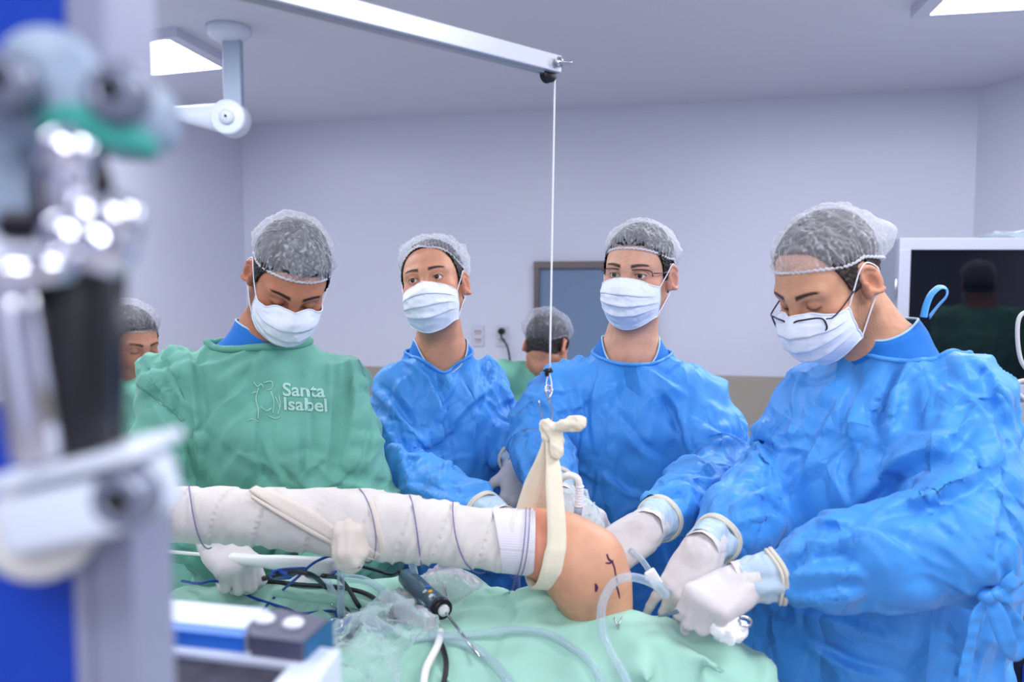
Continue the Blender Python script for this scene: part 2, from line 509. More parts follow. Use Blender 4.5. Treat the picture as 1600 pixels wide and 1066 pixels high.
def cut_mesh(P, Q, f):
    """remove what lies where f(P) < 0 and slide the rim onto f = 0; returns P, Q and ordered rim loops"""
    v = f(P); P, Q = compact(P, Q, ~(v[Q] < 0).any(1))
    P, Q = largest(P, Q)
    B = rim_verts(Q)
    N = vnormals(P, Q); eps = 1e-3; h = 0
    v = f(P)
    near = B[np.abs(v[B]) < 0.03]
    for _ in range(4):
        p = P[near]; fv = f(p)
        g = np.stack([(f(p + eps * e) - f(p - eps * e)) / (2 * eps) for e in np.eye(3)], 1)
        g -= N[near] * (g * N[near]).sum(1)[:, None]
        st = -g * (fv / np.maximum((g * g).sum(1), 0.05))[:, None]
        L = np.linalg.norm(st, axis=1)[:, None]; st *= np.minimum(1, 0.006 / np.maximum(L, 1e-9))
        P[near] = p + st
    return P, Q
def rim_verts(Q):
    E = np.vstack([Q[:, [0, 1]], Q[:, [1, 2]], Q[:, [2, 3]], Q[:, [3, 0]]])
    u, c = np.unique(np.sort(E, 1), axis=0, return_counts=True)
    return np.unique(u[c == 1])
def rim_loops(Q):
    E = np.vstack([Q[:, [0, 1]], Q[:, [1, 2]], Q[:, [2, 3]], Q[:, [3, 0]]])
    u, c = np.unique(np.sort(E, 1), axis=0, return_counts=True); B = u[c == 1]
    nb = {}
    for a, b in B.tolist(): nb.setdefault(a, []).append(b); nb.setdefault(b, []).append(a)
    loops = []; seen = set()
    for s0 in nb:
        if s0 in seen: continue
        lp = [s0]; seen.add(s0); cur = s0
        while True:
            nx = [k for k in nb[cur] if k not in seen]
            if not nx: break
            cur = nx[0]; seen.add(cur); lp.append(cur)
        loops.append(lp)
    return loops
def loop_near(P, Q, c):
    Ls = [l for l in rim_loops(Q) if len(l) > 12]
    return min(Ls, key=lambda l: np.linalg.norm(P[l].mean(0) - c))
def smooth_loop(L, it=6):
    L = L.copy()
    for _ in range(it): L = 0.5 * L + 0.25 * (np.roll(L, 1, 0) + np.roll(L, -1, 0))
    return L

def wrinkle(P0, Q, stretch, iters=90, din=0.014, dout=0.02, bend=0.12, pin=None, seed=1, wl=0.06, amp=0.006, grav=0.0,
            aniso=None, seedf=None, tang=0.03):
    """settle a cloth that is slightly larger than the surface it covers: folds appear by themselves.
       stretch(mid, dir) -> rest length factor"""
    n = len(P0); N = vnormals(P0, Q); E = qedges(Q)
    d = P0[E[:, 1]] - P0[E[:, 0]]; L0 = np.linalg.norm(d, axis=1)
    rest = L0 * stretch((P0[E[:, 0]] + P0[E[:, 1]]) / 2, d / np.maximum(L0, 1e-9)[:, None])
    nz = rnoise(P0, wl, seed, 14, aniso) + 0.5 * rnoise(P0, wl * 0.5, seed + 1, 14, aniso)
    if seedf is not None: nz = nz + seedf(P0)
    P = P0 + N * (nz * amp)[:, None]
    e0, e1 = E[:, 0], E[:, 1]
    deg = (np.bincount(e0, minlength=n) + np.bincount(e1, minlength=n)).astype(float)[:, None]
    Es = qedges(Q, False); dg = np.bincount(Es.ravel(), minlength=n).astype(float)[:, None]
    w = np.ones((n, 1))
    if pin is not None: w[pin] = 0
    for it in range(iters):
        for c in range(1):
            dv = P[e1] - P[e0]; L = np.linalg.norm(dv, axis=1)
            cr = dv * (0.5 * (L - rest) / np.maximum(L, 1e-9))[:, None]
            C = np.stack([np.bincount(e0, cr[:, k], n) - np.bincount(e1, cr[:, k], n) for k in range(3)], 1)
            P = P + w * C / deg * 1.7
        if it % 2 == 0 and bend:
            S = np.stack([np.bincount(Es[:, 0], P[Es[:, 1], c], n) + np.bincount(Es[:, 1], P[Es[:, 0], c], n) for c in range(3)], 1)
            P = P + w * bend * (S / dg - P)
        if grav: P[:, 2] -= grav * w[:, 0]
        D = P - P0; dn = (D * N).sum(1); T = D - N * dn[:, None]
        tl = np.linalg.norm(T, axis=1); T *= np.minimum(1, tang / np.maximum(tl, 1e-9))[:, None]
        P = P0 + T + N * np.clip(dn, -din, dout)[:, None]
    return P

def subdivide(P, Q):
    """one Catmull-Clark-like step"""
    n = len(P); q = len(Q)
    E4 = np.sort(np.vstack([Q[:, [0, 1]], Q[:, [1, 2]], Q[:, [2, 3]], Q[:, [3, 0]]]), 1)
    U, invx, cnt = np.unique(E4, axis=0, return_inverse=True, return_counts=True); invx = invx.reshape(4, q)
    fc = P[Q].mean(1); em = (P[U[:, 0]] + P[U[:, 1]]) / 2
    fs = np.stack([np.bincount(invx.ravel(), np.tile(fc[:, c], 4), len(U)) for c in range(3)], 1)
    inner = (cnt == 2)[:, None]
    ep = np.where(inner, em * .5 + fs / np.maximum(cnt, 1)[:, None] * .5, em)
    deg = np.bincount(U.ravel(), minlength=n).astype(float)[:, None]
    R_ = np.stack([np.bincount(U.ravel(), np.repeat(em[:, c], 2), n) for c in range(3)], 1) / np.maximum(deg, 1)
    F_ = np.stack([np.bincount(Q.ravel(), np.repeat(fc[:, c], 4), n) for c in range(3)], 1) / np.maximum(deg, 1)
    vp = F_ / deg + 2 * R_ / deg + P * (deg - 3) / deg
    rim = np.zeros(n, bool); rim[U[cnt == 1].ravel()] = True; vp[rim] = P[rim]
    V = np.vstack([vp, ep, fc]); e = n + invx; f = n + len(U) + np.arange(q)
    Qn = np.vstack([np.stack([Q[:, i], e[i], f, e[(i + 3) % 4]], 1) for i in range(4)])
    return V, Qn
def creases(P, Q, count, dirf, seed, amp=(.002, .006), length=(.04, .16), w1=(.004, .008), w2=(.012, .030), okf=None):
    """sharp-edged folds like those of creased cloth; dirf(point, normal, rng) -> direction of the fold"""
    rg = np.random.RandomState(seed); N = vnormals(P, Q); D = np.zeros(len(P))
    idx = rg.randint(0, len(P), count * 3); done = 0
    for i in idx:
        if done >= count: break
        c, nn = P[i], N[i]
        if okf is not None and not okf(c): continue
        e = dirf(c, nn, rg); e = e - nn * (e @ nn)
        if np.linalg.norm(e) < 1e-3: continue
        e = unit(e); sd = np.cross(nn, e) * rg.choice([-1, 1]); L = rg.uniform(*length); A_ = rg.uniform(*amp); a, b = rg.uniform(*w1), rg.uniform(*w2)
        near = np.where((np.abs(P - c) < L + .03).all(1))[0]
        d = P[near] - c; u = d @ e; w = d @ nn; s = d @ sd + rg.uniform(-1.2, 1.2) * u * u + .006 * np.sin(u * rg.uniform(20, 60))
        env = np.clip(1 - (u / L) ** 2, 0, 1) ** 1.2 * np.exp(-(w / .06) ** 2) * (N[near] @ nn > .2)
        pr = np.where(s > 0, np.exp(-(s / a)), np.exp(s / b)) - .35 * np.exp(-((s - 2.6 * a) / (1.8 * a)) ** 2)
        D[near] += A_ * env * pr; done += 1
    D = np.clip(D, -.012, .026)
    return P + N * D[:, None]
# ------------------------------------------------------------------ material library
mat('wall_paint', (214, 216, 232), 0.32, spec=0.5, bump=[('noise', 9, 0.05, 0.01)])
mat('ceiling_paint', (216, 217, 230), 0.55)
mat('dado_paint', (166, 157, 146), 0.5)
mat('floor_speckle', (196, 192, 196), 0.35, var=(160, 0.28, 2))
mat('panel_glow', (255, 255, 255), 0.5, emit=((245, 248, 255), 9.0))
mat('panel_frame', (205, 208, 225), 0.45)
mat('door_frame', (168, 171, 188), 0.45)
mat('painted_white', (214, 222, 236), 0.35)
mat('painted_grey', (150, 166, 188), 0.35)
mat('brushed_alu', (200, 203, 214), 0.38, metal=0.6, bump=[('noise', 60, 0.05, 0.002)])
mat('steel', (205, 205, 212), 0.22, metal=1.0)
mat('steel_rough', (190, 190, 200), 0.42, metal=0.9)
mat('chrome', (225, 225, 235), 0.12, metal=1.0)
mat('dark_metal', (40, 38, 46), 0.3, metal=0.5)
mat('black_plastic', (22, 22, 28), 0.4)
mat('black_rubber', (26, 26, 34), 0.45)
mat('blue_panel', (8, 62, 178), 0.5)
mat('upright_alu', (150, 153, 176), 0.5, metal=0.25)
mat('bolt_grey', (120, 126, 146), 0.22, metal=0.3)
mat('teal_strap', (60, 160, 150), 0.6)
mat('teal_side', (20, 90, 135), 0.5)
mat('foam', (62, 60, 74), 0.9, bump=[('crumple', 30, 0.8, 0.01)], var=(40, 0.5))
mat('screw_white', (240, 240, 245), 0.3)
mat('window_metal', (120, 110, 108), 0.35, metal=0.7)
mat('window_pane', (118, 138, 168), 0.15)
mat('dark_glass', (7, 10, 20), 0.04, spec=0.6)
mat('cord_white', (205, 204, 200), 0.45)
mat('plate_white', (205, 208, 222), 0.4)
mat('red_print', (150, 50, 60), 0.5)
mat('yellow_tag', (240, 180, 40), 0.5)
GB = [('facet', 7, 0.75, 0.6), ('facet', 16, 0.7, 0.5), ('noise', 900, 0.12, 0.0006)]
mat('gown_blue', (66, 148, 226), 0.5, spec=0.42, sheen=0.1, bump=GB)
mat('gown_blue_deep', (52, 136, 220), 0.42, spec=0.45, sheen=0.1, bump=GB)
mat('shirt_blue', (8, 112, 200), 0.7, bump=[('noise', 14, 0.3, 0.01), ('noise', 900, 0.15, 0.0006)])
mat('shirt_trim', (170, 205, 235), 0.7)
mat('gown_green', (112, 176, 158), 0.85, spec=0.2, sheen=0.2, bump=[('noise', 8, 0.5, 0.02), ('noise', 1100, 0.2, 0.0006)], var=(14, 0.05))
mat('gown_green_seam', (100, 164, 146), 0.85, bump=[('noise', 200, 0.4, 0.001)])
mat('gown_print', (176, 214, 202), 0.8)
mat('drape_green', (160, 206, 188), 0.85, spec=0.2, sheen=0.2, bump=[('noise', 9, 0.45, 0.02), ('noise', 1100, 0.2, 0.0006)], var=(10, 0.03))
mat('nurse_green', (110, 172, 152), 0.85)
mat('glove', (210, 203, 203), 0.42, spec=0.4, sss=0.05, bump=[('noise', 50, 0.12, 0.003)])
mat('glove_band', (218, 214, 210), 0.45, bump=[('ridge', 50, 0.3, 0.003)])
mat('knit_cuff', (178, 198, 214), 0.6, bump=[('ridge', 40, 0.5, 0.004), ('noise', 500, 0.2, 0.001)])
mat('cuff_rim', (212, 206, 190), 0.5)
mat('mask_white', (232, 238, 250), 0.75, bump=[('noise', 40, 0.2, 0.004), ('noise', 1400, 0.2, 0.0004)])
mat('mask_band', (226, 234, 250), 0.75)
mat('ear_loop', (240, 242, 250), 0.7)
mat('skin', (200, 150, 125), 0.5, spec=0.35, sss=0.12, attr='Col', bump=[('noise', 260, 0.12, 0.0008)])
mat('skin_patient', (206, 150, 118), 0.5, spec=0.35, sss=0.12, attr='Col', bump=[('noise', 220, 0.12, 0.001)])
mat('hair', (26, 20, 20), 0.45, bump=[('noise', 320, 0.8, 0.003)])
mat('hair_brown', (48, 34, 28), 0.5, bump=[('noise', 320, 0.8, 0.003)])
mat('eye_white', (235, 230, 228), 0.15, attr='Col')
mat('lash', (20, 14, 14), 0.6)
mat('frame_dark', (30, 36, 60), 0.3, metal=0.4)
mat('frame_brown', (70, 50, 48), 0.3, metal=0.5)
mat('trouser_blue', (20, 90, 170), 0.8)
mat('shoe_white', (200, 200, 205), 0.6)
mat('bandage', (232, 225, 219), 0.9, spec=0.1, var=(26, 0.05, 4), bump=[('wavev', 26, 0.35, 0.0012), ('waveu', 60, 0.25, 0.001), ('noise', 60, 0.4, 0.004)], coords='Object')
mat('bandage_net', (236, 231, 238), 0.9, spec=0.1, bump=[('wavev', 26, 0.4, 0.001), ('waveu', 60, 0.3, 0.001)], coords='Object')
mat('bandage_cream', (226, 214, 202), 0.9, spec=0.1, bump=[('noise', 200, 0.4, 0.002)])
mat('bandage_thread', (120, 112, 160), 0.8)
mat('stockinette', (236, 226, 202), 0.9, spec=0.1, bump=[('noise', 300, 0.4, 0.001), ('noise', 30, 0.3, 0.006)])
mat('marker', (72, 22, 70), 0.6)
mat('cable_blue', (18, 66, 158), 0.4)
mat('white_plastic', (238, 238, 236), 0.3)
mat('handpiece', (88, 108, 124), 0.3, metal=0.3)
mat('button_blue', (30, 110, 210), 0.4)
mat('button_yellow', (240, 190, 20), 0.4)
mat('gauze', (248, 248, 250), 0.9, bump=[('noise', 70, 0.5, 0.006)])
mat('grey_equipment', (150, 158, 176), 0.4)
film_mat('cap_film', (240, 243, 250), 0.66, 0.85, rough=0.7, fscale=105, facing=0.35, contrast=2.4)
film_mat('cap_edge', (245, 247, 252), 0.9, 0.1, rough=0.7, fscale=200, facing=0.2)
film_mat('cap_grey', (200, 200, 210), 0.42, 0.6, rough=0.6, fscale=60, facing=0.4, contrast=2.0)
film_mat('plastic_film', (225, 240, 245), 0.08, 0.10, rough=0.08, fscale=30, facing=0.55, translucent=0.1)
film_mat('plastic_pink', (225, 205, 220), 0.26, 0.2, rough=0.1, fscale=30, facing=0.5, translucent=0.2)
film_mat('clear_tube', (196, 216, 230), 0.26, 0.05, rough=0.08, fscale=20, facing=0.5, translucent=0.2)
film_mat('clear_lens', (210, 225, 240), 0.02, 0.0, rough=0.03, fscale=20, facing=0.12, translucent=0.0)
# ------------------------------------------------------------------ the operating room
CEIL = 2.82
cA, cB = WZ(378, 197, CEIL)[:2], WZ(1530, 138, CEIL)[:2]
cL = A(-4.6, -2.4); cR = A(5.2, -2.4)
def wall_box(name, a, b, z0, z1, m, th=0.12, inner=0.0, kind='structure'):
    a, b = A(*a), A(*b); d = unit(b - a); n = A(-d[1], d[0])       # n points out of the room when walking left to right along the back
    a2, b2 = a - n * inner, b - n * inner
    V = [(*a2, z0), (*b2, z0), (*(b2 + n * th), z0), (*(a2 + n * th), z0), (*a2, z1), (*b2, z1), (*(b2 + n * th), z1), (*(a2 + n * th), z1)]
    F = [[0, 1, 5, 4], [1, 2, 6, 5], [2, 3, 7, 6], [3, 0, 4, 7], [4, 5, 6, 7], [3, 2, 1, 0]]
    return tag(mk(name, V, F, m, smooth=False), kind=kind)
wall_box('wall_back', cA, cB, 0, CEIL, 'wall_paint')
wall_box('wall_left', cL, cA, 0, CEIL, 'wall_paint')
wall_box('wall_right', cB, cR, 0, CEIL, 'wall_paint')
wall_box('wall_front', cR, cL, 0, CEIL, 'wall_paint')
tag(mk('floor', [(-5, -2.6, 0), (5.6, -2.6, 0), (5.6, 6.6, 0), (-5, 6.6, 0), (-5, -2.6, -.1), (5.6, -2.6, -.1), (5.6, 6.6, -.1), (-5, 6.6, -.1)],
       [[0, 1, 2, 3], [7, 6, 5, 4], [0, 4, 5, 1], [1, 5, 6, 2], [2, 6, 7, 3], [3, 7, 4, 0]], 'floor_speckle', smooth=False), kind='structure')
tag(mk('ceiling', [(-5, -2.6, CEIL), (5.6, -2.6, CEIL), (5.6, 6.6, CEIL), (-5, 6.6, CEIL), (-5, -2.6, CEIL + .1), (5.6, -2.6, CEIL + .1), (5.6, 6.6, CEIL + .1), (-5, 6.6, CEIL + .1)],
       [[3, 2, 1, 0], [4, 5, 6, 7], [0, 1, 5, 4], [1, 2, 6, 5], [2, 3, 7, 6], [3, 0, 4, 7]], 'ceiling_paint', smooth=False), kind='structure')
# the wall plane and a helper that drops a pixel onto it
wd = unit(np.append(cB - cA, 0)); wn = A(wd[1], -wd[0], 0)          # wn points into the room
def on_wall(px, py, off=0.0):
    d = ray(px, py); o = A(0, 0, CAM_Z); p0 = A(*cA, 0) + wn * off
    return o + d * (((p0 - o) @ wn) / (d @ wn))
zd = on_wall(1180, 588)[2]
wall_box('trim_1', cA, cB, 0, zd, 'dado_paint', th=0.012, inner=0.012)
wall_box('trim_2', cL, cA, 0, zd, 'dado_paint', th=0.012, inner=0.012)
wall_box('trim_3', cB, cR, 0, zd, 'dado_paint', th=0.012, inner=0.012)

# grey-blue window in a metal frame
p0, p1 = on_wall(836, 409), on_wall(1026, 403)
wz0, wz1 = on_wall(836, 590)[2], p0[2]
wc, ww = (p0 + p1) / 2, np.linalg.norm((p1 - p0)[:2])
wc[2] = (wz0 + wz1) / 2; wh = wz1 - wz0
RW = np.stack([wd, -wn, A(0, 0, 1)], 1)
win = empty('window_1', wc + wn * 0.005); tag(win, kind='structure')
f = MB()
for s in (-1, 1): f.box(wc + wd * s * (ww / 2 - .018) + wn * .02, (.036, .05, wh), RW, .004)
f.box(wc + A(0, 0, wh / 2 - .025) + wn * .02, (ww, .06, .05), RW, .004); f.box(wc - A(0, 0, wh / 2 - .02) + wn * .02, (ww, .05, .04), RW, .004)
f.build('window_frame', 'window_metal', win, smooth=False)
f = MB(); f.box(wc + wn * .012, (ww - .05, .012, wh - .07), RW); f.build('pane', 'window_pane', win, smooth=False)

# wall socket plates
for i, (px, py, lab) in enumerate([(747, 525, 'white wall socket plate with two rows of small red marks'), (785, 525, 'white wall socket plate with a black plug in it')]):
    c = on_wall(px, py, .006); t = empty('wall_socket', c); tag(t, lab, 'socket')
    f = MB(); f.box(c, (.088, .012, .15), RW, .004); f.build('plate', 'plate_white', t, smooth=False)
    for dz in (.035, -.025):
        f = MB()
        if i and dz > 0: continue
        for k in range(3):
            if i == 0 or dz < 0: f.box(c + wd * (-.018 + .018 * k) + A(0, 0, dz) + wn * .008, (.012, .004, .008), RW); f.box(c + wd * (-.015 + .016 * k) + A(0, 0, dz - .018) + wn * .008, (.005, .004, .01), RW)
        f.build('marking', 'red_print' if i == 0 else 'dark_metal', t, smooth=False)
    if i:
        f = MB(); f.cyl(c + A(0, 0, .035) + wn * .006, c + A(0, 0, .035) + wn * .045, .024, bev=.006)
        f.tube([c + A(0, 0, .03) + wn * .04, c + A(0, 0, -.01) + wn * .06 + wd * .01, c + A(0, 0, -.09) + wn * .04 + wd * .05, c + A(0, 0, -.3) + wn * .03 + wd * .07, c + A(0, 0, -.9) + wn * .03 + wd * .08], .007)
        f.build('plug', 'black_plastic', t)

# ceiling light panels: housing and glowing diffuser
def light_panel(corners, label):
    """four pixel corners of the glowing rectangle, dropped onto a plane just below the ceiling"""
    c = np.mean(corners, 0); t = empty('ceiling_light', c); tag(t, label, 'ceiling light', 'square light panels on the ceiling' if False else None)
    V, F = [], []
    out = [c + (p - c) * 1.0 + unit(p - c) * .075 for p in corners]
    top = [A(p[0], p[1], CEIL) for p in out]
    ins = [p.copy() for p in corners]
    V = out + top + ins
    F = [[i, (i + 1) % 4, 4 + (i + 1) % 4, 4 + i] for i in range(4)] + [[i, (i + 1) % 4, 8 + (i + 1) % 4, 8 + i] for i in range(4)] + [[4, 5, 6, 7]]
    mk('housing', V, F, 'panel_frame', t, smooth=False)
    ins2 = [p + A(0, 0, .004) for p in corners]
    mk('diffuser', ins2 + [p + A(0, 0, .006) for p in ins2], [[0, 1, 2, 3], [7, 6, 5, 4], [0, 4, 5, 1], [1, 5, 6, 2], [2, 6, 7, 3], [3, 7, 4, 0]], 'panel_glow', t, smooth=False)
ZP = CEIL - .045
a, b, c_ = WZ(264, 62, ZP), WZ(347, 107, ZP), WZ(246, 117, ZP)
dd = a + (c_ - b) * 1.0
u_ = unit(b - c_); v_ = unit(a - b)
light_panel([b, b + u_ * -1.15, b + u_ * -1.15 + v_ * np.linalg.norm(a - b), a], 'bright square light panel on the ceiling at upper left beside the white lamp arm')
a, b = WZ(1452, 24, ZP), WZ(1600, 15, ZP); u_ = unit(b - a); v_ = unit(WZ(1468, 8, ZP) - a)
light_panel([a, a + u_ * 1.15, a + u_ * 1.15 + v_ * .6, a + v_ * .6], 'bright light panel on the ceiling at the top right corner')

# white lamp arm hanging from the ceiling
base = WZ(357, 42, CEIL); Ya = base[1]
t = empty('ceiling_lamp_arm', base); tag(t, 'white jointed lamp arm hanging from a round ceiling flange behind the aluminium boom', 'lamp arm')
f = MB(); f.lathe(base, (0, 0, -1), [(0, .10), (.03, .10), (.05, .085), (.07, .05)], 32); f.build('flange', 'painted_white', t)
bot = W(365, 168, Ya)
f = MB(); f.box((base + bot) / 2 + A(.01, 0, 0), (.085, .05, base[2] - bot[2]), None, .008); f.build('column', 'painted_grey', t, smooth=False)
f = MB()
jc = W(361, 186, Ya - .02)
f.cyl(jc + A(0, -.055, 0), jc + A(0, .055, 0), .082, 40, bev=.012)
arm_end = W(277, 178, Ya)
n_ = 24
for kk in range(n_):
    tt = kk / (n_ - 1); p = jc + (arm_end - jc) * tt; w = .078 * (1 - tt) + .034 * tt
    f.ball(p, (.03, .05 * (1 - tt) + .036 * tt, w), 20)
f.build('joint_cover', 'painted_white', t)
f = MB(); f.cyl(jc + A(.0, -.07, 0), jc + A(.0, -.052, 0), .034, 32); f.build('cap_disc', 'painted_white', t)
f = MB(); f.cyl(jc + A(.0, -.076, 0), jc + A(.0, -.068, 0), .006, 12); f.build('bolt', 'dark_metal', t)
f = MB(); e2 = arm_end + unit(arm_end - jc) * 1.1 + A(0, 0, .12); f.cyl(arm_end, e2, .032); f.build('arm_tube', 'painted_white', t)

# aluminium traction boom with its pulley, carried by a post outside the view
bR, bL = W(868, 103, 1.42), W(262, 2, .98)
bd = unit(bR - bL); bd[2] = 0; bd = unit(bd); bL2 = bR - bd * 1.75
bs = A(-bd[1], bd[0], 0); RB = np.stack([bd, bs, A(0, 0, 1)], 1); H = .030
t = empty('traction_boom', bL2); tag(t, 'bright square aluminium boom reaching over the patient with a pulley at its end', 'boom')
mid = (bR + bL2) / 2; L = np.linalg.norm(bR - bL2)
f = MB(); f.box(mid, (L, H, H), RB, .002)
f.build('beam', 'brushed_alu', t, smooth=False)
f = MB(); f.box(mid - A(0, 0, H / 2 + .0015), (L - .02, .012, .003), RB); f.build('slot', 'steel_rough', t, smooth=False)
f = MB(); f.cyl(bR - bd * .012 - bs * .024, bR - bd * .012 + bs * .024, .005, 16)
f.cyl(bR - bd * .012 - bs * .019, bR - bd * .012 - bs * .024, .009, 6)
f.tube([bR - bs * .022 - bd * .012, bR - bs * .024 + bd * .004 + A(0, 0, .002), bR - bs * .024 + bd * .014 + A(0, 0, .004)], .003)
f.build('bolt', 'steel', t)
pc = bR - bd * .018 - A(0, 0, .017)
f = MB(); f.lathe(pc - bs * .006, bs, [(0, .015), (.002, .015), (.004, .011), (.008, .011), (.010, .015), (.012, .015)], 28); f.build('pulley', 'black_plastic', t)
pb = bL2 - bd * .0
f = MB(); f.cyl(A(pb[0], pb[1], 0.02), pb + A(0, 0, .06), .022); f.lathe(A(pb[0], pb[1], 0), (0, 0, 1), [(0, .2), (.02, .2), (.03, .03)]); f.build('post', 'steel_rough', t)
on = min([bL2 + (bR - bL2) * q for q in np.linspace(0, 1, 400)], key=lambda p: abs(proj(p)[0] - 372))
f = MB(); f.box(A(on[0], on[1], on[2] + H / 2 + .005), (.022, .02, .010), RB); f.build('tag', 'yellow_tag', t, smooth=False)
f = MB(); f.tube([A(on[0], on[1], on[2] + H / 2 + .004) + bd * x + A(0, 0, z) for x, z in ((.012, 0), (.018, .006), (.024, 0), (.03, .004))], .002); f.build('cord', 'black_plastic', t)

# glass-door cabinet by the right wall
Yc = 3.55; x0, x1 = W(1405, 400, Yc)[0], 2.75
zt = W(1500, 372, Yc)[2]; zb = W(1500, 602, Yc)[2]
cc = A((x0 + x1) / 2, Yc + .22, 0); t = empty('glass_cabinet', cc); tag(t, 'white framed cabinet with a dark glass door standing behind the rightmost surgeon', 'cabinet')
f = MB(); f.box((cc[0], Yc + .24, (zt + .02) / 2), (x1 - x0, .42, zt - .02), None, .004); f.build('body', 'grey_equipment', t, smooth=False)
fw = .052
f = MB()
f.box(((x0 + x1) / 2, Yc + .015, zt - fw / 2), (x1 - x0, .03, fw), None, .003); f.box(((x0 + x1) / 2, Yc + .015, zb - fw / 2), (x1 - x0, .03, fw), None, .003)
for x in (x0 + fw / 2, x1 - fw / 2): f.box((x, Yc + .014, (zt + zb) / 2 - fw / 2), (fw, .03, zt - zb - fw * .9), None, .003)
dr = f.build('door', 'door_frame', t, smooth=False)
f = MB(); f.box(((x0 + x1) / 2, Yc + .018, (zt + zb) / 2), (x1 - x0 - 2 * fw + .01, .012, zt - zb - fw), None); f.build('pane', 'dark_glass', dr, smooth=False)
f = MB(); f.cyl((x0 - .006, Yc + .01, zt - .26), (x0 - .006, Yc + .01, zt - .18), .006); f.build('hinge', 'steel_rough', dr)
f = MB(); f.box(((x0 + x1) / 2, Yc + .01, zb / 2 - .02), (x1 - x0 - .02, .02, zb - .12), None, .004); f.build('lower_door', 'grey_equipment', t, smooth=False)
# a crumpled clear wrapper lying on top of the cabinet
V = []
for i in range(14):
    for k in range(8):
        V.append((x0 + .52 + i * .035, Yc + .06 + k * .04, zt + .012))
V = np.array(V); V[:, 2] += .016 * (1 + rnoise(V, .12, 3)).clip(0)
tag(mk('plastic_wrapper', V, grid_faces(8, 14), 'plastic_film', solid=.001), 'crumpled clear plastic wrapper lying on top of the cabinet', 'wrapper')
# ------------------------------------------------------------------ heads, hands, people
def head_matrix(p, yaw=0, pitch=0, roll=0, scale=1.0):
    M = Matrix.Rotation(R(180 + yaw), 4, 'Z') @ Matrix.Rotation(R(-pitch), 4, 'X') @ Matrix.Rotation(R(roll), 4, 'Y')
    M = np.array(M); M[:3, :3] *= scale; M[:3, 3] = p
    return M
def xf(M, P):
    return np.asarray(P, float) @ M[:3, :3].T + M[:3, 3]
def inv(M, P):
    return (np.asarray(P, float) - M[:3, 3]) @ np.linalg.inv(M[:3, :3]).T

def head_prims(v, M, eyes='open'):
    e = lambda *a, **k: v.ell(*a, M=M, **k)
    c = lambda *a, **k: v.cone(*a, M=M, **k)
    e((0, -.014, .034), (.076, .097, .087), k=.01)
    e((0, .028, .002), (.066, .069, .085), k=.03)
    e((0, .036, -.062), (.055, .057, .05), k=.03)
    c((0, .074, -.098), (0, .07, -.1), .021, .02, k=.03)
    for s in (-1, 1):
        c((s * .055, -.005, -.055), (s * .03, .06, -.098), .017, .016, k=.03)     # jaw line
        e((s * .046, .058, -.028), (.02, .02, .016), k=.03)                       # cheekbone
        c((s * .014, .088, .02), (s * .045, .076, .02), .009, .008, k=.018)       # brow
        v.ell((s * .032, .101, -.002), (.019, .017, .013), k=.012, mode='-', M=M)  # socket
    c((0, .092, .012), (0, .116, -.034), .0075, .0115, k=.016)                     # nose
    for s in (-1, 1): c((s * .011, .104, -.038), (s * .013, .1, -.04), .0085, .0075, k=.008)
    c((-.018, .092, -.066), (.018, .092, -.066), .0075, .0075, k=.008); c((-.015, .09, -.078), (.015, .09, -.078), .0085, .0085, k=.008)
    for s in (-1, 1):
        v.ell((s * .032, .0785, 0), (.0148, .0148, .0140), k=.004, M=M)
        if eyes == 'open':
            v.ell((s * .0325, .093, -.0005), (.0135, .012, .0047), k=.002, mode='-', M=M)
            v.ell((s * .032, .0785, 0), (.0122, .0122, .0122), k=.001, mode='-', M=M)
        # ear
        th = R(12)
        Re = np.array(Matrix.Rotation(s * R(28), 3, 'Z') @ Matrix.Rotation(R(-10), 3, 'X'))
        v.ell((s * .082, -.012, -.006), (.0075, .019, .032), k=.008, M=M, rot=Re)
        v.ell((s * .078, .0, -.022), (.008, .01, .016), k=.008, M=M)
        v.ell(A(s * .082, -.012, -.006) + Re @ A(s * .0090, .0025, -.003), (.0070, .0105, .0185), k=.0025, mode='-', M=M, rot=Re)
        cE = A(s * .0835, -.012, -.005); pr = None
        for q in np.linspace(-1.9, 2.6, 12):
            pt_ = cE + Re @ A(s * .0040, .0165 * math.cos(q - .25), .029 * math.sin(q))
            if pr is not None: v.cone(pr, pt_, .0032, .0032, k=.0035, M=M)
            pr = pt_
        v.ell((s * .086, .0, -.010), (.007, .006, .008), k=.004, mode='-', M=M)
        v.cone((s * .083, .0015, -.008), (s * .083, .003, -.014), .0035, .003, k=.004, M=M)

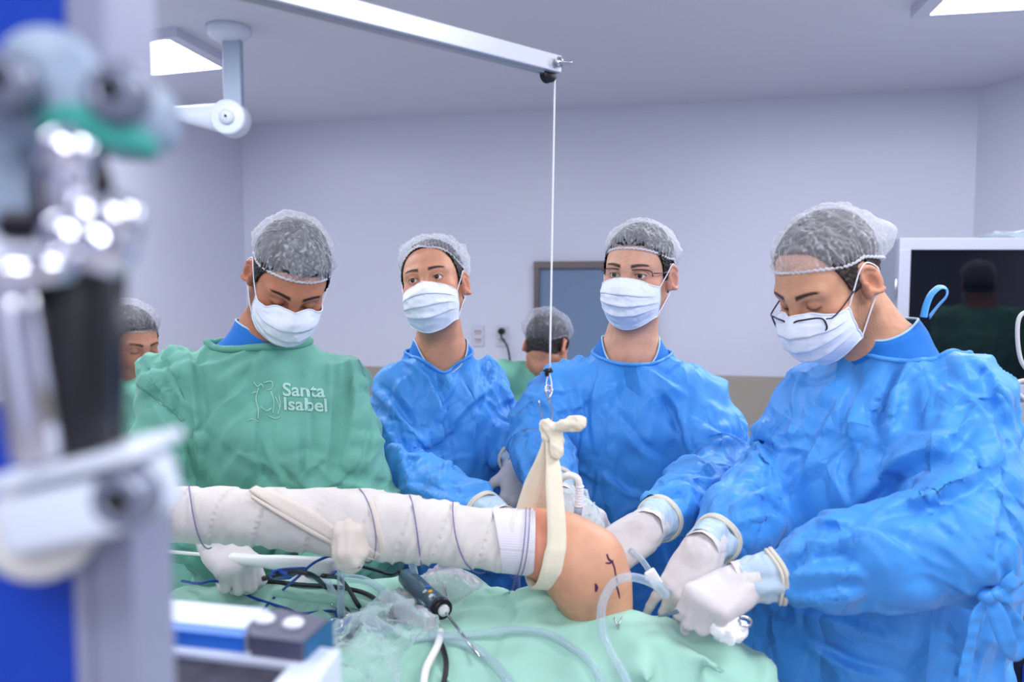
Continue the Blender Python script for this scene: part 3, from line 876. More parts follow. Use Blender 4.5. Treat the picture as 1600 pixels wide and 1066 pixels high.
HL_Y = [-.13, -.05, -.02, .0, .022, .034, .046, .056, .075, .1]
def hair_mask(p, style):
    x, y, z = p.T
    hz = {'full': [-.06, -.055, -.045, -.01, -.012, .0, .035, .055, .068, .074],
          'high': [-.06, -.055, -.045, -.01, -.012, .012, .048, .074, .094, .10],
          'recede': [-.06, -.055, -.045, -.01, -.012, .0, .05, .085, .1, .105]}[style]
    f = z - np.interp(y, HL_Y, hz)
    m = sstep(f, -.004, .004)
    ear = (np.abs(x) > .0765) & (y > -.04) & (y < .02) & (z < .032)
    return np.where(ear, 0, m)
def face_colors(p, skin, hair, style, eyes, stubble=0.5):
    x, y, z = p.T; ax = np.abs(x)
    sk = np.array(lin(skin)); n = len(p)
    C = np.tile(sk, (n, 1))
    C *= (1 + .05 * rnoise(p, .05, 5) + .03 * rnoise(p, .015, 6))[:, None]
    red = np.array([1.08, .80, .78])
    def blend(m, col):
        nonlocal C
        m = np.clip(m, 0, 1)[:, None]; C = C * (1 - m) + np.asarray(col) * m
    def g(cx, cy, cz, r): return np.exp(-(((ax - cx) ** 2 + (y - cy) ** 2 + (z - cz) ** 2) / r ** 2))
    C *= (1 - np.array([0, .18, .2]) * np.clip(g(.05, .07, -.03, .025) + g(0, .12, -.03, .02) + g(.085, -.01, -.01, .03), 0, 1)[:, None])
    bd = sstep(-z, .045, .062) * sstep(y, -.03, .0) * sstep(-z, -1, .12 * 0) * (z > -.16) * sstep(z, -.135, -.105)
    sb = sstep(y, .0, .012) * sstep(-y, -.045, -.028) * sstep(-z, .0, .02) * (ax > .05) * (z > -.08)
    blend(stubble * np.maximum(bd, sb) * (.8 + .2 * rnoise(p, .004, 9)), np.array(lin(hair)) * 1.2 + sk * .15)
    blend(.8 * sstep(-((z + .072) ** 2 / .009 ** 2 + x ** 2 / .024 ** 2), -1, -.6) * (y > .08), np.array(lin((150, 90, 85))))
    # eyebrows
    u = (ax - .012) / .042; bz = .0205 + .006 * np.sin(np.clip(u, 0, 1) * 2.2) - .002 * np.clip(u, 0, 1)
    th = .0066 * (1 - .55 * np.clip(u, 0, 1))
    br = sstep(1 - np.abs(z - bz) / th, 0, .6) * sstep(u, -.05, .08) * sstep(-u, -1.05, -.85) * (y > .04)
    blend(.96 * br, np.array(lin(hair)))
    # eye surroundings
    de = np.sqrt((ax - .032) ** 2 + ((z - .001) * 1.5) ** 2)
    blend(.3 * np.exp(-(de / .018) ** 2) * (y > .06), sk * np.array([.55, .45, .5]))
    if eyes == 'open':
        lz = .0052 * np.sqrt(np.clip(1 - ((ax - .0325) / .0145) ** 2, 0, 1))
        blend(.9 * (np.abs(ax - .0325) < .0145) * np.exp(-((z + .0005 - lz) / .0013) ** 2) * (y > .075), lin((25, 18, 18)))
        blend(.35 * (np.abs(ax - .0325) < .0145) * np.exp(-((z + .0005 + lz) / .001) ** 2) * (y > .075), lin((60, 35, 32)))
    else:
        lz = -.0045 - .0035 * (1 - ((ax - .032) / .014) ** 2)
        blend(.9 * (np.abs(ax - .032) < .0145) * np.exp(-((z - lz) / .0014) ** 2) * (y > .07), lin((28, 18, 18)))
        blend(.4 * (np.abs(ax - .032) < .015) * np.exp(-((z - .0085) / .0013) ** 2) * (y > .07), sk * .4)
    blend(.9 * hair_mask(p, style), np.array(lin(hair)))
    return np.clip(C, 0, 1)

def make_cap(t, M, m='cap_film', puff=(.012, .02, .0), seed=1, tilt=0.0, back=0.0, front=.075, gather=.0):
    """bouffant cap; puff = extra over the top, at the back, sideways"""
    nu, nv = 260, 70
    th = np.linspace(0, 2 * math.pi, nu, endpoint=False); tt = np.linspace(0, 1, nv)
    TH, T = np.meshgrid(th, tt)
    dx, dy = np.sin(TH), np.cos(TH)                                   # dy = 1 towards the face
    c = A(0, -.012, .036)
    # edge height: front on the forehead, low at the nape
    ez = np.where(dy > 0, (front - .036) * dy.clip(0, 1) ** 1.3 * sstep(dy, 0, .9) + .0 , -.075 * (-dy.clip(-1, 0)) ** 1.2) + .004
    rad = lambda X, Y, Z: 1 / np.sqrt((X / .078) ** 2 + (Y / .1) ** 2 + (Z / .089) ** 2)
    el0 = np.arctan2(ez, .092)
    el = el0 + (math.pi / 2 - el0) * T ** .92
    X, Y, Z = np.cos(el) * dx, np.cos(el) * dy, np.sin(el)
    S = rad(X, Y, Z)
    rg = np.random.RandomState(seed)
    P3 = np.stack([X, Y, Z], -1).reshape(-1, 3)
    open_ = sstep(T, 0, .28)
    w = .004 + open_ * (puff[0] * np.clip(Z, 0, 1) + puff[1] * np.clip(-Y, 0, 1) * (1 - .4 * Z.clip(0, 1)) + puff[2] * np.abs(X) + .005)
    # gathers along the elastic, folds running up from it
    ph = rg.uniform(0, 6.28, 6)
    N1 = np.sin(TH * 58 + 2 * np.sin(TH * 5 + ph[0])) * .0028 * np.exp(-T * 7) * sstep(T, 0, .03)
    fold = 0
    for k in range(26):
        a0 = rg.uniform(0, 2 * math.pi); bend_ = rg.uniform(-.9, .9); wd_ = rg.uniform(.03, .08); ln = rg.uniform(.25, .95); am = rg.uniform(.002, .0055)
        dlt = (TH - a0 - bend_ * T + math.pi) % (2 * math.pi) - math.pi
        fold = fold + am * np.exp(-(dlt / wd_) ** 2) * np.exp(-(T / ln) ** 2) * sstep(T, 0, .08)
    # pleats converging on the front knot
    dlt = (TH + math.pi) % (2 * math.pi) - math.pi - gather
    rr = np.sqrt(dlt ** 2 + (T * 1.6) ** 2); an = np.arctan2(T * 1.6, dlt)
    star = .0045 * np.sin(an * 11 + ph[1]) * np.exp(-(rr / .5) ** 2) * sstep(rr, 0.02, .12)
    cr = (rnoise(P3, .45, seed + 3) * .0028 + np.abs(rnoise(P3, .22, seed + 4)) * .0024).reshape(T.shape) * open_
    r = S + w + N1 + fold + star + cr
    P = np.stack([X * r, Y * r, Z * r], -1).reshape(-1, 3) + c
    P[:, 1] -= back * np.exp(-(((P - A(0, -.10, .015)) / A(.07, .05, .035)) ** 2).sum(1))
    F = grid_faces(nu, nv, True)
    cap = mk('cap', xf(M, P), F, m, t)
    rim = P.reshape(nv, nu, 3)[0]
    rim = rim + np.stack([0 * th, 0 * th, .0018 * np.sin(th * 58)], 1)
    V, F2, _ = tube_mesh(xf(M, rim[::2]), .0026, 6, 2, closed=True)
    mk('elastic_edge', V, F2, 'cap_edge' if m == 'cap_film' else m, cap)
    return cap

def make_mask(t, M, seed=1, dz=0.0, dy=0.0, loops=(1, 1), side=0.0):
    nu, nv = 61, 46
    u = np.linspace(-1, 1, nu); v = np.linspace(0, 1, nv)
    U, Vv = np.meshgrid(u, v)
    kv = [0, .2, .42, .7, 1]
    yc = np.interp(Vv, kv, [.1105, .1345, .1355, .121, .082]); zc = np.interp(Vv, kv, [-.004, -.03, -.062, -.097, -.131])
    ys = np.interp(Vv, [0, 1], [.052, .036]) - side; zs = np.interp(Vv, [0, 1], [-.026, -.098]); xs = np.interp(Vv, [0, .5, 1], [.0705, .070, .063])
    k5 = np.ones(5) / 5
    for arr in (yc, zc):
        col = np.convolve(np.pad(arr[:, 0], 2, mode='edge'), k5, 'valid'); arr[:] = col[:, None]
    a = U * math.pi / 2
    X = xs * np.sin(a) ** 1.0; Y = ys + (yc - ys) * np.cos(a) ** .85; Z = zc + (zs - zc) * np.sin(a) ** 2
    # nose wire ridge and hollow beside it
    Y += .007 * np.exp(-(U / .10) ** 2) * np.exp(-(Vv / .22) ** 2) - .010 * np.exp(-((np.abs(U) - .33) / .16) ** 2) * np.exp(-(Vv / .2) ** 2)
    # three pleats opening towards the middle
    for k, c0 in enumerate((.26, .47, .68)):
        c1 = c0 + .02 * np.sin(U * 2 + k + seed)
        q = Vv - c1
        st = np.where(q < 0, np.exp(-(q / .05) ** 2), np.exp(-(q / .012) ** 2))
        Y += .0042 * st * np.cos(U * math.pi / 2 * .9)
        Z -= .0045 * st * np.cos(U * math.pi / 2 * .9)
    P = np.stack([X, Y, Z], -1).reshape(-1, 3)
    P[:, 1] += (.0016 * rnoise(P, .03, seed) + .0012 * np.abs(rnoise(P, .018, seed + 1)))
    P += A(0, dy, dz)
    F = [f[::-1] for f in grid_faces(nu, nv)]
    mk_ = mk('face_mask', xf(M, P), F, 'mask_white', t, solid=.0012)
    G = P.reshape(nv, nu, 3)
    V, F2, _ = tube_mesh(xf(M, np.vstack([G[0, ::3]])), .0018, 6, 3); V2, F3, _ = tube_mesh(xf(M, G[-1, ::3]), .0018, 6, 3)
    mb = MB(); mb.add(V, F2); mb.add(V2, F3)
    for s_ in (0, -1):
        V4, F4, _ = tube_mesh(xf(M, G[::5, s_]), .0022, 6, 3); mb.add(V4, F4)
    mb.build('edge_band', 'mask_band', mk_)
    for s, on in zip((-1, 1), loops):
        if not on: continue
        i = 0 if s < 0 else -1
        a0, a1 = G[1, i], G[-2, i]
        pts = [a0, A(s * .0785, .03, .0) + A(0, 0, dz * .5), A(s * .083, .006, .024), A(s * .083, -.016, .026), A(s * .088, -.03, .006), A(s * .083, -.026, -.022), A(s * .079, -.008, -.042), A(s * .073, .014, -.066), a1]
        V, F2, _ = tube_mesh(xf(M, pts), .00135, 7, 6); mk('ear_loop', V, F2, 'ear_loop', mk_)
    return mk_

def make_glasses(t, M, mframe, w=.027, h=.016, y=.101, z=.0, slip=0.0, full=True, thick=.0011, out=0.0):
    g = MB(); lens = []
    y0 = y + slip * .35 + out; z0 = z - slip
    for s in (-1, 1):
        cx = s * .0335
        pts = []
        for k in range(20):
            a = 2 * math.pi * k / 20; ca, sa = math.cos(a), math.sin(a)
            px = cx + w * abs(ca) ** .6 * np.sign(ca); pz = z0 + h * abs(sa) ** .6 * np.sign(sa)
            pts.append(A(px, y0 - 7.0 * (px) ** 2 * .8, pz))
        pts = np.array(pts)
        if full: g.tube(xf(M, pts), thick, 6, 3, closed=True)
        else: g.tube(xf(M, pts[0:11]), .0012, 6, 3)
        lens.append(pts)
        hx = s * (.0335 + w + .001)
        g.tube(xf(M, [A(hx, y0 - .024, z0 + h * .5), A(s * .0735, y0 - .035, z0 + h * .55), A(s * .078, .03, z * .3 + h * .55 - slip * .4), A(s * .080, .0, .021), A(s * .081, -.02, .014), A(s * .081, -.036, -.008)]), .0014, 6, 5)
    g.tube(xf(M, [A(-.0335 + w * .9, y0 - .0008, z0 + h * .35), A(0, y0 + .002, z0 + h * .6), A(.0335 - w * .9, y0 - .0008, z0 + h * .35)]), .0012, 6, 5)
    for s in (-1, 1): g.tube(xf(M, [A(s * .009, y0 - .001, z0 + .002), A(s * .010, y0 - .007, z0 - .003), A(s * .0095, y0 - .009, z0 - .008)]), .0009, 6, 4)
    gl = g.build('glasses', mframe, t)
    for pts in lens:
        c = pts.mean(0); V = np.vstack([xf(M, c[None]), xf(M, pts)])
        mk('lens', V, [[0, 1 + k, 1 + (k + 1) % len(pts)] for k in range(len(pts))], 'clear_lens', gl)

def frame_from(y, z):
    y = unit(y); z = unit(np.asarray(z, float) - y * np.dot(y, z)); x = np.cross(y, z)
    return np.stack([x, y, z], 1)
def make_hand(t, wrist, fdir, dorsal, side='R', curls=None, spread=None, thumb=(35, 35, 20, 20), scale=1.0, forearm=None, h=.0018, m='glove', name='glove', cuff=.10, cuff_r=(.030, .036, .041), seed=1, rim=True):
    """gloved hand: palm, four jointed fingers and a thumb; curls = per finger (a, b, c) degrees"""
    sgn = -1 if side == 'R' else 1                                    # thumb side along local x
    Rm = frame_from(fdir, dorsal)
    M = np.eye(4); M[:3, :3] = Rm * scale; M[:3, 3] = wrist
    curls = curls or [(30, 35, 20)] * 4
    spread = spread or (6, 1, -4, -9)
    v = Vol(np.asarray(wrist) - .17, np.asarray(wrist) + .17, h)
    mcp = [A(sgn * .030, .088, .0), A(sgn * .0095, .093, .003), A(-sgn * .0105, .088, .001), A(-sgn * .029, .078, -.004)]
    lens = [(.042, .026, .021), (.046, .029, .021), (.043, .027, .021), (.034, .021, .019)]
    rad = [(.0112, .0096, .0087, .0077), (.0114, .0097, .0088, .0078), (.0110, .0094, .0085, .0075), (.0100, .0085, .0077, .0068)]
    for i in range(4): v.cone((mcp[i][0] * .55, .008, 0), mcp[i], .0175, .0128, k=.016, M=M)
    v.ell((0, .05, -.002), (.037, .045, .0135), k=.015, M=M)
    v.ell((sgn * .024, .035, -.010), (.016, .032, .014), k=.015, M=M)
    v.ell((-sgn * .025, .035, -.008), (.014, .034, .014), k=.015, M=M)
    fore = unit(np.asarray(forearm) - np.asarray(wrist)) if forearm is not None else -unit(fdir)
    fl = np.linalg.inv(Rm) @ fore
    v.cone((0, .012, 0), fl * .02, .024, .026, k=.02, M=M); v.cone(fl * .02, fl * .05, .026, .030, k=.02, M=M)
    for i in range(4):
        p = mcp[i]; ang = 0; sp = R(spread[i]) * sgn * 1.0
        k = [.0105, .005, .004]
        for j in range(3):
            ang += R(curls[i][j])
            d = A(math.sin(sp) * math.cos(ang), math.cos(sp) * math.cos(ang), -math.sin(ang))
            q = p + d * lens[i][j]
            v.cone(p, q, rad[i][j], rad[i][j + 1], k=k[j] if j == 0 else .003, M=M)
            p = q
    out, down, b1, b2 = [R(x) for x in thumb]
    p = A(sgn * .024, .022, -.008); d = A(sgn * math.sin(out) * math.cos(down), math.cos(out) * math.cos(down), -math.sin(down))
    for j, (ln, r0, r1) in enumerate([(.044, .0145, .0125), (.034, .0118, .0105), (.027, .0105, .0085)]):
        q = p + d * ln; v.cone(p, q, r0, r1, k=.012 if j == 0 else .004, M=M); p = q
        bb = (b1, b2, 0)[j]
        ax = np.cross(d, A(-sgn, .0, -.35)); ax = unit(ax)
        d = d * math.cos(bb) + np.cross(ax, d) * math.sin(bb)
    P, Q = v.mesh(); P = smooth_mesh(P, Q, 2, .4)
    N = vnormals(P, Q); L = inv(M, P)
    wr_ = sstep(-L[:, 1], -.05, -.0)
    P = P + N * ((.0004 * rnoise(P, .02, seed) + .0009 * np.abs(rnoise(P, .03, seed + 2, 8))) * (.15 + wr_))[:, None]
    o = mk(name, P, Q, m, t)
    if cuff:
        V, F = cuff_mesh(np.asarray(wrist) + fore * -.004, fore, cuff * scale, [r * scale for r in cuff_r], seed)
        c = mk('cuff', V, F, 'knit_cuff', o)
        V, F = cuff_mesh(np.asarray(wrist) - fore * .012, fore, .034 * scale, [(cuff_r[0] + .0005) * scale, (cuff_r[0] + .002) * scale, (cuff_r[0] + .003) * scale], seed + 3, .0008)
        mk('wrist_band', V, F, 'glove_band', o)
        if rim:
            e = perp(fore); th = np.linspace(0, 6.283, 28, endpoint=False)
            cc = np.asarray(wrist) + fore * (cuff * scale - .004)
            rr = cuff_r[2] * scale + .002
            pts = [cc + (e[0] * math.cos(a) + e[1] * math.sin(a)) * rr + fore * .003 * math.sin(3 * a + seed) for a in th]
            pts2 = [q - fore * .007 for q in pts]
            mb = MB(); mb.tube(pts, .0042, 8, 2, closed=True); mb.tube(pts2, .003, 8, 2, closed=True); mb.build('rolled_rim', 'cuff_rim', o)
    return o
def cuff_mesh(p, d, L, radii, seed, amp=.0022, nu=72, nv=34):
    e1, e2 = perp(d); V = []
    for i in range(nv):
        s = i / (nv - 1); r = np.interp(s, [0, .5, 1], radii)
        for k in range(nu):
            a = 2 * math.pi * k / nu; V.append(np.asarray(p) + d * L * s + (e1 * math.cos(a) + e2 * math.sin(a)) * r)
    V = np.array(V); ax = V @ d
    n = (V - (np.asarray(p) + np.outer((V - p) @ d, d))); n /= np.linalg.norm(n, axis=1)[:, None]
    V += n * (amp * rnoise(V, .03, seed, 12, (d, .35)) + amp * .8 * np.abs(rnoise(V, .035, seed + 1, 12, (d, 2.2))))[:, None]
    return V, grid_faces(nu, nv, True)
def seg_dist(P, a, b):
    ba = b - a; t = np.clip(((P - a) @ ba) / (ba @ ba), 0, 1)
    return np.linalg.norm(P - a - t[:, None] * ba, axis=1), t
def torso_tables(S, off=0.0, infl=0.0):
    zn = S['neck'][2]; n, c, p = S['neck'], S['chest'], S['pelvis']
    k = S.get('girth', 1.0)
    zs = [.42, .95, zn - .33, zn - .2, zn - .11, zn - .045, zn + .035]
    cx = [p[0], p[0], p[0] * .4 + c[0] * .6, c[0], c[0] * .6 + n[0] * .4, n[0], n[0]]
    cy = [p[1], p[1], p[1] * .4 + c[1] * .6, c[1], c[1] * .6 + n[1] * .4, n[1], n[1]]
    a = np.array([.29, .235, .215, .205, .165, .098, .066]) * k + off
    b = np.array([.215, .185, .165, .150, .120, .088, .066]) * k + off
    return zs, cx, cy, a, b
def make_gown(t, S, m, name='gown', h=.0095, sleeves=True, cut=None, iters=80, exp=(1.05, 1.03), sleeve_exp=(1.08, 1.05), seed=1, thick=.0016, amp=.006, bend=.16, wl=.11, off=0.0, sub=1):
    n = S['neck']; yaw = S['yaw']
    pts = [S['neck'], S['chest'], S['pelvis']] + list(S['sh']) + list(S['el']) + list(S['wr'])
    lo = np.min(pts, 0) - .34; hi = np.max(pts, 0) + .30; lo[2] = .40; hi[2] = n[2] + .06
    v = Vol(lo, hi, h)
    zs, cx, cy, a, b = torso_tables(S, off)
    v.loft(zs, cx, cy, a, b, R(yaw), k=.04, p=2.2)
    sr = S.get('sleeve', [.070, .072, .072, .066, .036]); limbs = []
    for i in (0, 1):
        s, e, w = S['sh'][i], S['el'][i], S['wr'][i]
        v.cone(n * .8 + s * .2 - A(0, 0, .035), s, .064 + off, sr[0] + off, k=.05)
        if sleeves:
            m1 = (s + e) / 2; m2 = e * .5 + w * .5
            v.chain([s, m1, e], [sr[0] + off, sr[1] + off, sr[2] + off], k=.035)
            ax = unit(w - e); v.chain([e, m2, e * .26 + w * .74, e * .10 + w * .90, w + ax * .012, w + ax * .035], [sr[2] + off, sr[3] + off, sr[3] * .9, (sr[3] + sr[4]) / 2 - .004, sr[4] - .004, sr[4] - .008], k=.015)
            limbs += [(s, e), (e, w)]
    for ex in S.get('extra', []): v.cone(*ex)
    P, Q = v.mesh(); P = smooth_mesh(P, Q, 3, .5)
    wr = S['wr']; el = S['el']
    def fcut(X):
        r = cut(X) if cut is not None else np.full(len(X), 1.0)
        if sleeves:
            for i in (0, 1):
                d = unit(wr[i] - el[i]); near = (np.linalg.norm(X - wr[i], axis=1) < .14) & (seg_dist(X, el[i], wr[i] + d * .06)[0] < seg_dist(X, el[1 - i], wr[1 - i] + unit(wr[1 - i] - el[1 - i]) * .06)[0])
                r = np.where(near, np.minimum(r, (wr[i] + d * .022 - X) @ d), r)
        return np.minimum(r, X[:, 2] - .45)
    P, Q = cut_mesh(P, Q, fcut)
    B = rim_verts(Q)
    ca, sa = math.cos(R(yaw)), math.sin(R(yaw))
    def stretch(mid, d):
        base = 1 + (exp[0] - 1) * (1 - d[:, 2] ** 2) + (exp[1] - 1) * d[:, 2] ** 2
        up = sstep(mid[:, 2], n[2] - .02, n[2] - .10) if False else 1
        near_neck = sstep(np.linalg.norm(mid - n, axis=1), .10, .22)
        base = 1 + (base - 1) * near_neck
        best = np.full(len(mid), 9.); val = base
        for (p, q) in limbs:
            ds, tt = seg_dist(mid, p, q); ax = unit(q - p); dd = (d @ ax) ** 2
            vv = 1 + (sleeve_exp[0] - 1) * dd + (sleeve_exp[1] - 1) * (1 - dd)
            isw = np.linalg.norm(mid - q, axis=1) < .10
            sel = (ds < .115) & (ds < best); val = np.where(sel, vv, val); best = np.where(sel, ds, best)
        for i in (0, 1):
            dw = np.linalg.norm(mid - wr[i], axis=1); ax = unit(wr[i] - el[i]); dd = (d @ ax) ** 2
            k = np.exp(-(dw / .09) ** 2) * .09 + np.exp(-(np.linalg.norm(mid - el[i], axis=1) / .10) ** 2) * .05
            val = val + k * (.4 + .6 * dd)
        return val
    pin = B if sleeves else B
    # longer folds run along the cloth's pull: from armpits and elbows
    def seedf(X):
        r = np.zeros(len(X))
        for i in (0, 1):
            piv = S['sh'][i] * .8 + n * .2 - A(0, 0, .10)
            dX = X - piv; dist = np.linalg.norm(dX, axis=1)
            ang = np.arctan2(dX[:, 2], dX[:, 0] * ca + dX[:, 1] * sa)
            r += 1.6 * np.sin(ang * 13 + seed + i * 2) * np.exp(-(dist / .22) ** 2)
            dX = X - el[i]; dist = np.linalg.norm(dX, axis=1); ax = unit(wr[i] - S['sh'][i])
            r += 1.2 * np.sin((dX @ ax) / .0085 * .55 + 2 * rnoise(X, .2, seed + 7)) * np.exp(-(dist / .12) ** 2)
        return r
    P = wrinkle(P, Q, stretch, iters=iters, din=.014, dout=.018, bend=bend, pin=pin, seed=seed, wl=wl, amp=amp, seedf=seedf)
    org = t and ORG[t]
    if sub:
        rgf = np.random.RandomState(seed + 9)
        P, Q = subdivide(P, Q)
        def dirf(c, nn, rg):
            j = rg.normal(size=3) * .45
            best, bax = .12, None
            for (p, q) in limbs:
                ds, tt = seg_dist(c[None], p, q)
                if ds[0] < best: best, bax = ds[0], unit(q - p)
            if bax is not None:
                ring = np.cross(bax, nn); ne = min(np.linalg.norm(c - el[0]), np.linalg.norm(c - el[1]))
                kk = rg.uniform(.2, .8) + .6 * math.exp(-(ne / .08) ** 2)
                return bax * (1 - kk) * rg.choice([-1, 1]) + ring * kk + j * .5
            piv = min([S['sh'][0] - A(0, 0, .09), S['sh'][1] - A(0, 0, .09)], key=lambda s_: np.linalg.norm(c - s_))
            kk = math.exp(-np.linalg.norm(c - piv) / .16)
            return unit(c - piv) * kk + A(0, 0, 1) * (1 - kk) * .9 + j
        P = creases(P, Q, S.get('nfold', 18), dirf, seed + 50, okf=lambda c: c[2] > .7 and np.linalg.norm(c - n) > .15 and np.linalg.norm(c - S.get('calm', A(9, 9, 9))) > .19 and rgf.rand() < (.45 if min(np.linalg.norm(c - e_) for e_ in el) < .2 else 1), amp=(.010, .024), length=(.12, .30), w1=(.007, .012), w2=(.025, .05))
        P = creases(P, Q, S.get('ncrease', 260), dirf, seed + 100, okf=lambda c: c[2] > .85 and np.linalg.norm(c - n) > .12 and np.linalg.norm(c - S.get('calm', A(9, 9, 9))) > .13, **S.get('creasekw', dict(amp=(.002, .007), length=(.03, .12), w1=(.003, .006), w2=(.010, .022))))
        if 'folds' in S: P = fold_lines(P, Q, S['folds'])
    o = mk(name, P, Q, m, t)
    return o, P, Q

def fold_lines(P, Q, lines, wa=.006, wb=.028):
    """long pulled folds of the cloth, each along a run of points on the side that faces the table"""
    from mathutils.bvhtree import BVHTree
    N = vnormals(P, Q); bv = BVHTree.FromPolygons([Vector(p) for p in P], Q.tolist()); D = np.zeros(len(P))
    for ln in lines:
        amp = ln[0]; pts = []
        pxs = catmull(np.array([(x, y, 0) for x, y in ln[1:]], float), 20)
        for x, y, _ in pxs:
            h = bv.ray_cast(Vector((0, 0, CAM_Z)), Vector(ray(x, y)).normalized())
            if h[0] is not None and (not pts or np.linalg.norm(np.array(h[0]) - pts[-1][0]) < .06): pts.append((np.array(h[0]), np.array(h[1])))
        if len(pts) < 4: continue
        C = np.array([p[0] for p in pts]); T = np.gradient(C, axis=0); T /= np.linalg.norm(T, axis=1)[:, None]
        near = np.where(((P > C.min(0) - .07) & (P < C.max(0) + .07)).all(1))[0]
        d2 = ((P[near][:, None, :] - C[None]) ** 2).sum(2); j = d2.argmin(1); ok = d2[np.arange(len(near)), j] < .0045
        near, j = near[ok], j[ok]; nn = np.array([p[1] for p in pts])[j]
        s = ((P[near] - C[j]) * np.cross(nn, T[j])).sum(1); q = j / (len(pts) - 1.0)
        env = np.clip(np.sin(np.pi * np.clip(q * .92 + .04, 0, 1)), 0, 1) ** .6 * (N[near] * nn).sum(1).clip(0, 1)
        ends = ((P[near] - C[j]) * T[j]).sum(1); env *= np.exp(-(ends / .016) ** 2)
        sg = 1 if amp > 0 else -1; s = s * sg
        pr = np.where(s > 0, np.exp(-(s / wa) ** 1.3), np.exp(-(-s / wb) ** 1.2)) - .45 * np.exp(-((s - 2.4 * wa) / (1.6 * wa)) ** 2)
        D[near] += 1.45 * abs(amp) * env * pr
    return P + N * np.clip(D, -.016, .032)[:, None]

def neckband(o, P, Q, c, m, r=.0045, flat=None, name='neckband', it=8):
    L = smooth_loop(P[loop_near(P, Q, c)], it)
    V, F, _ = tube_mesh(L[::2], r, 8, 2, closed=True)
    mk(name, V, F, m, o)
    return L

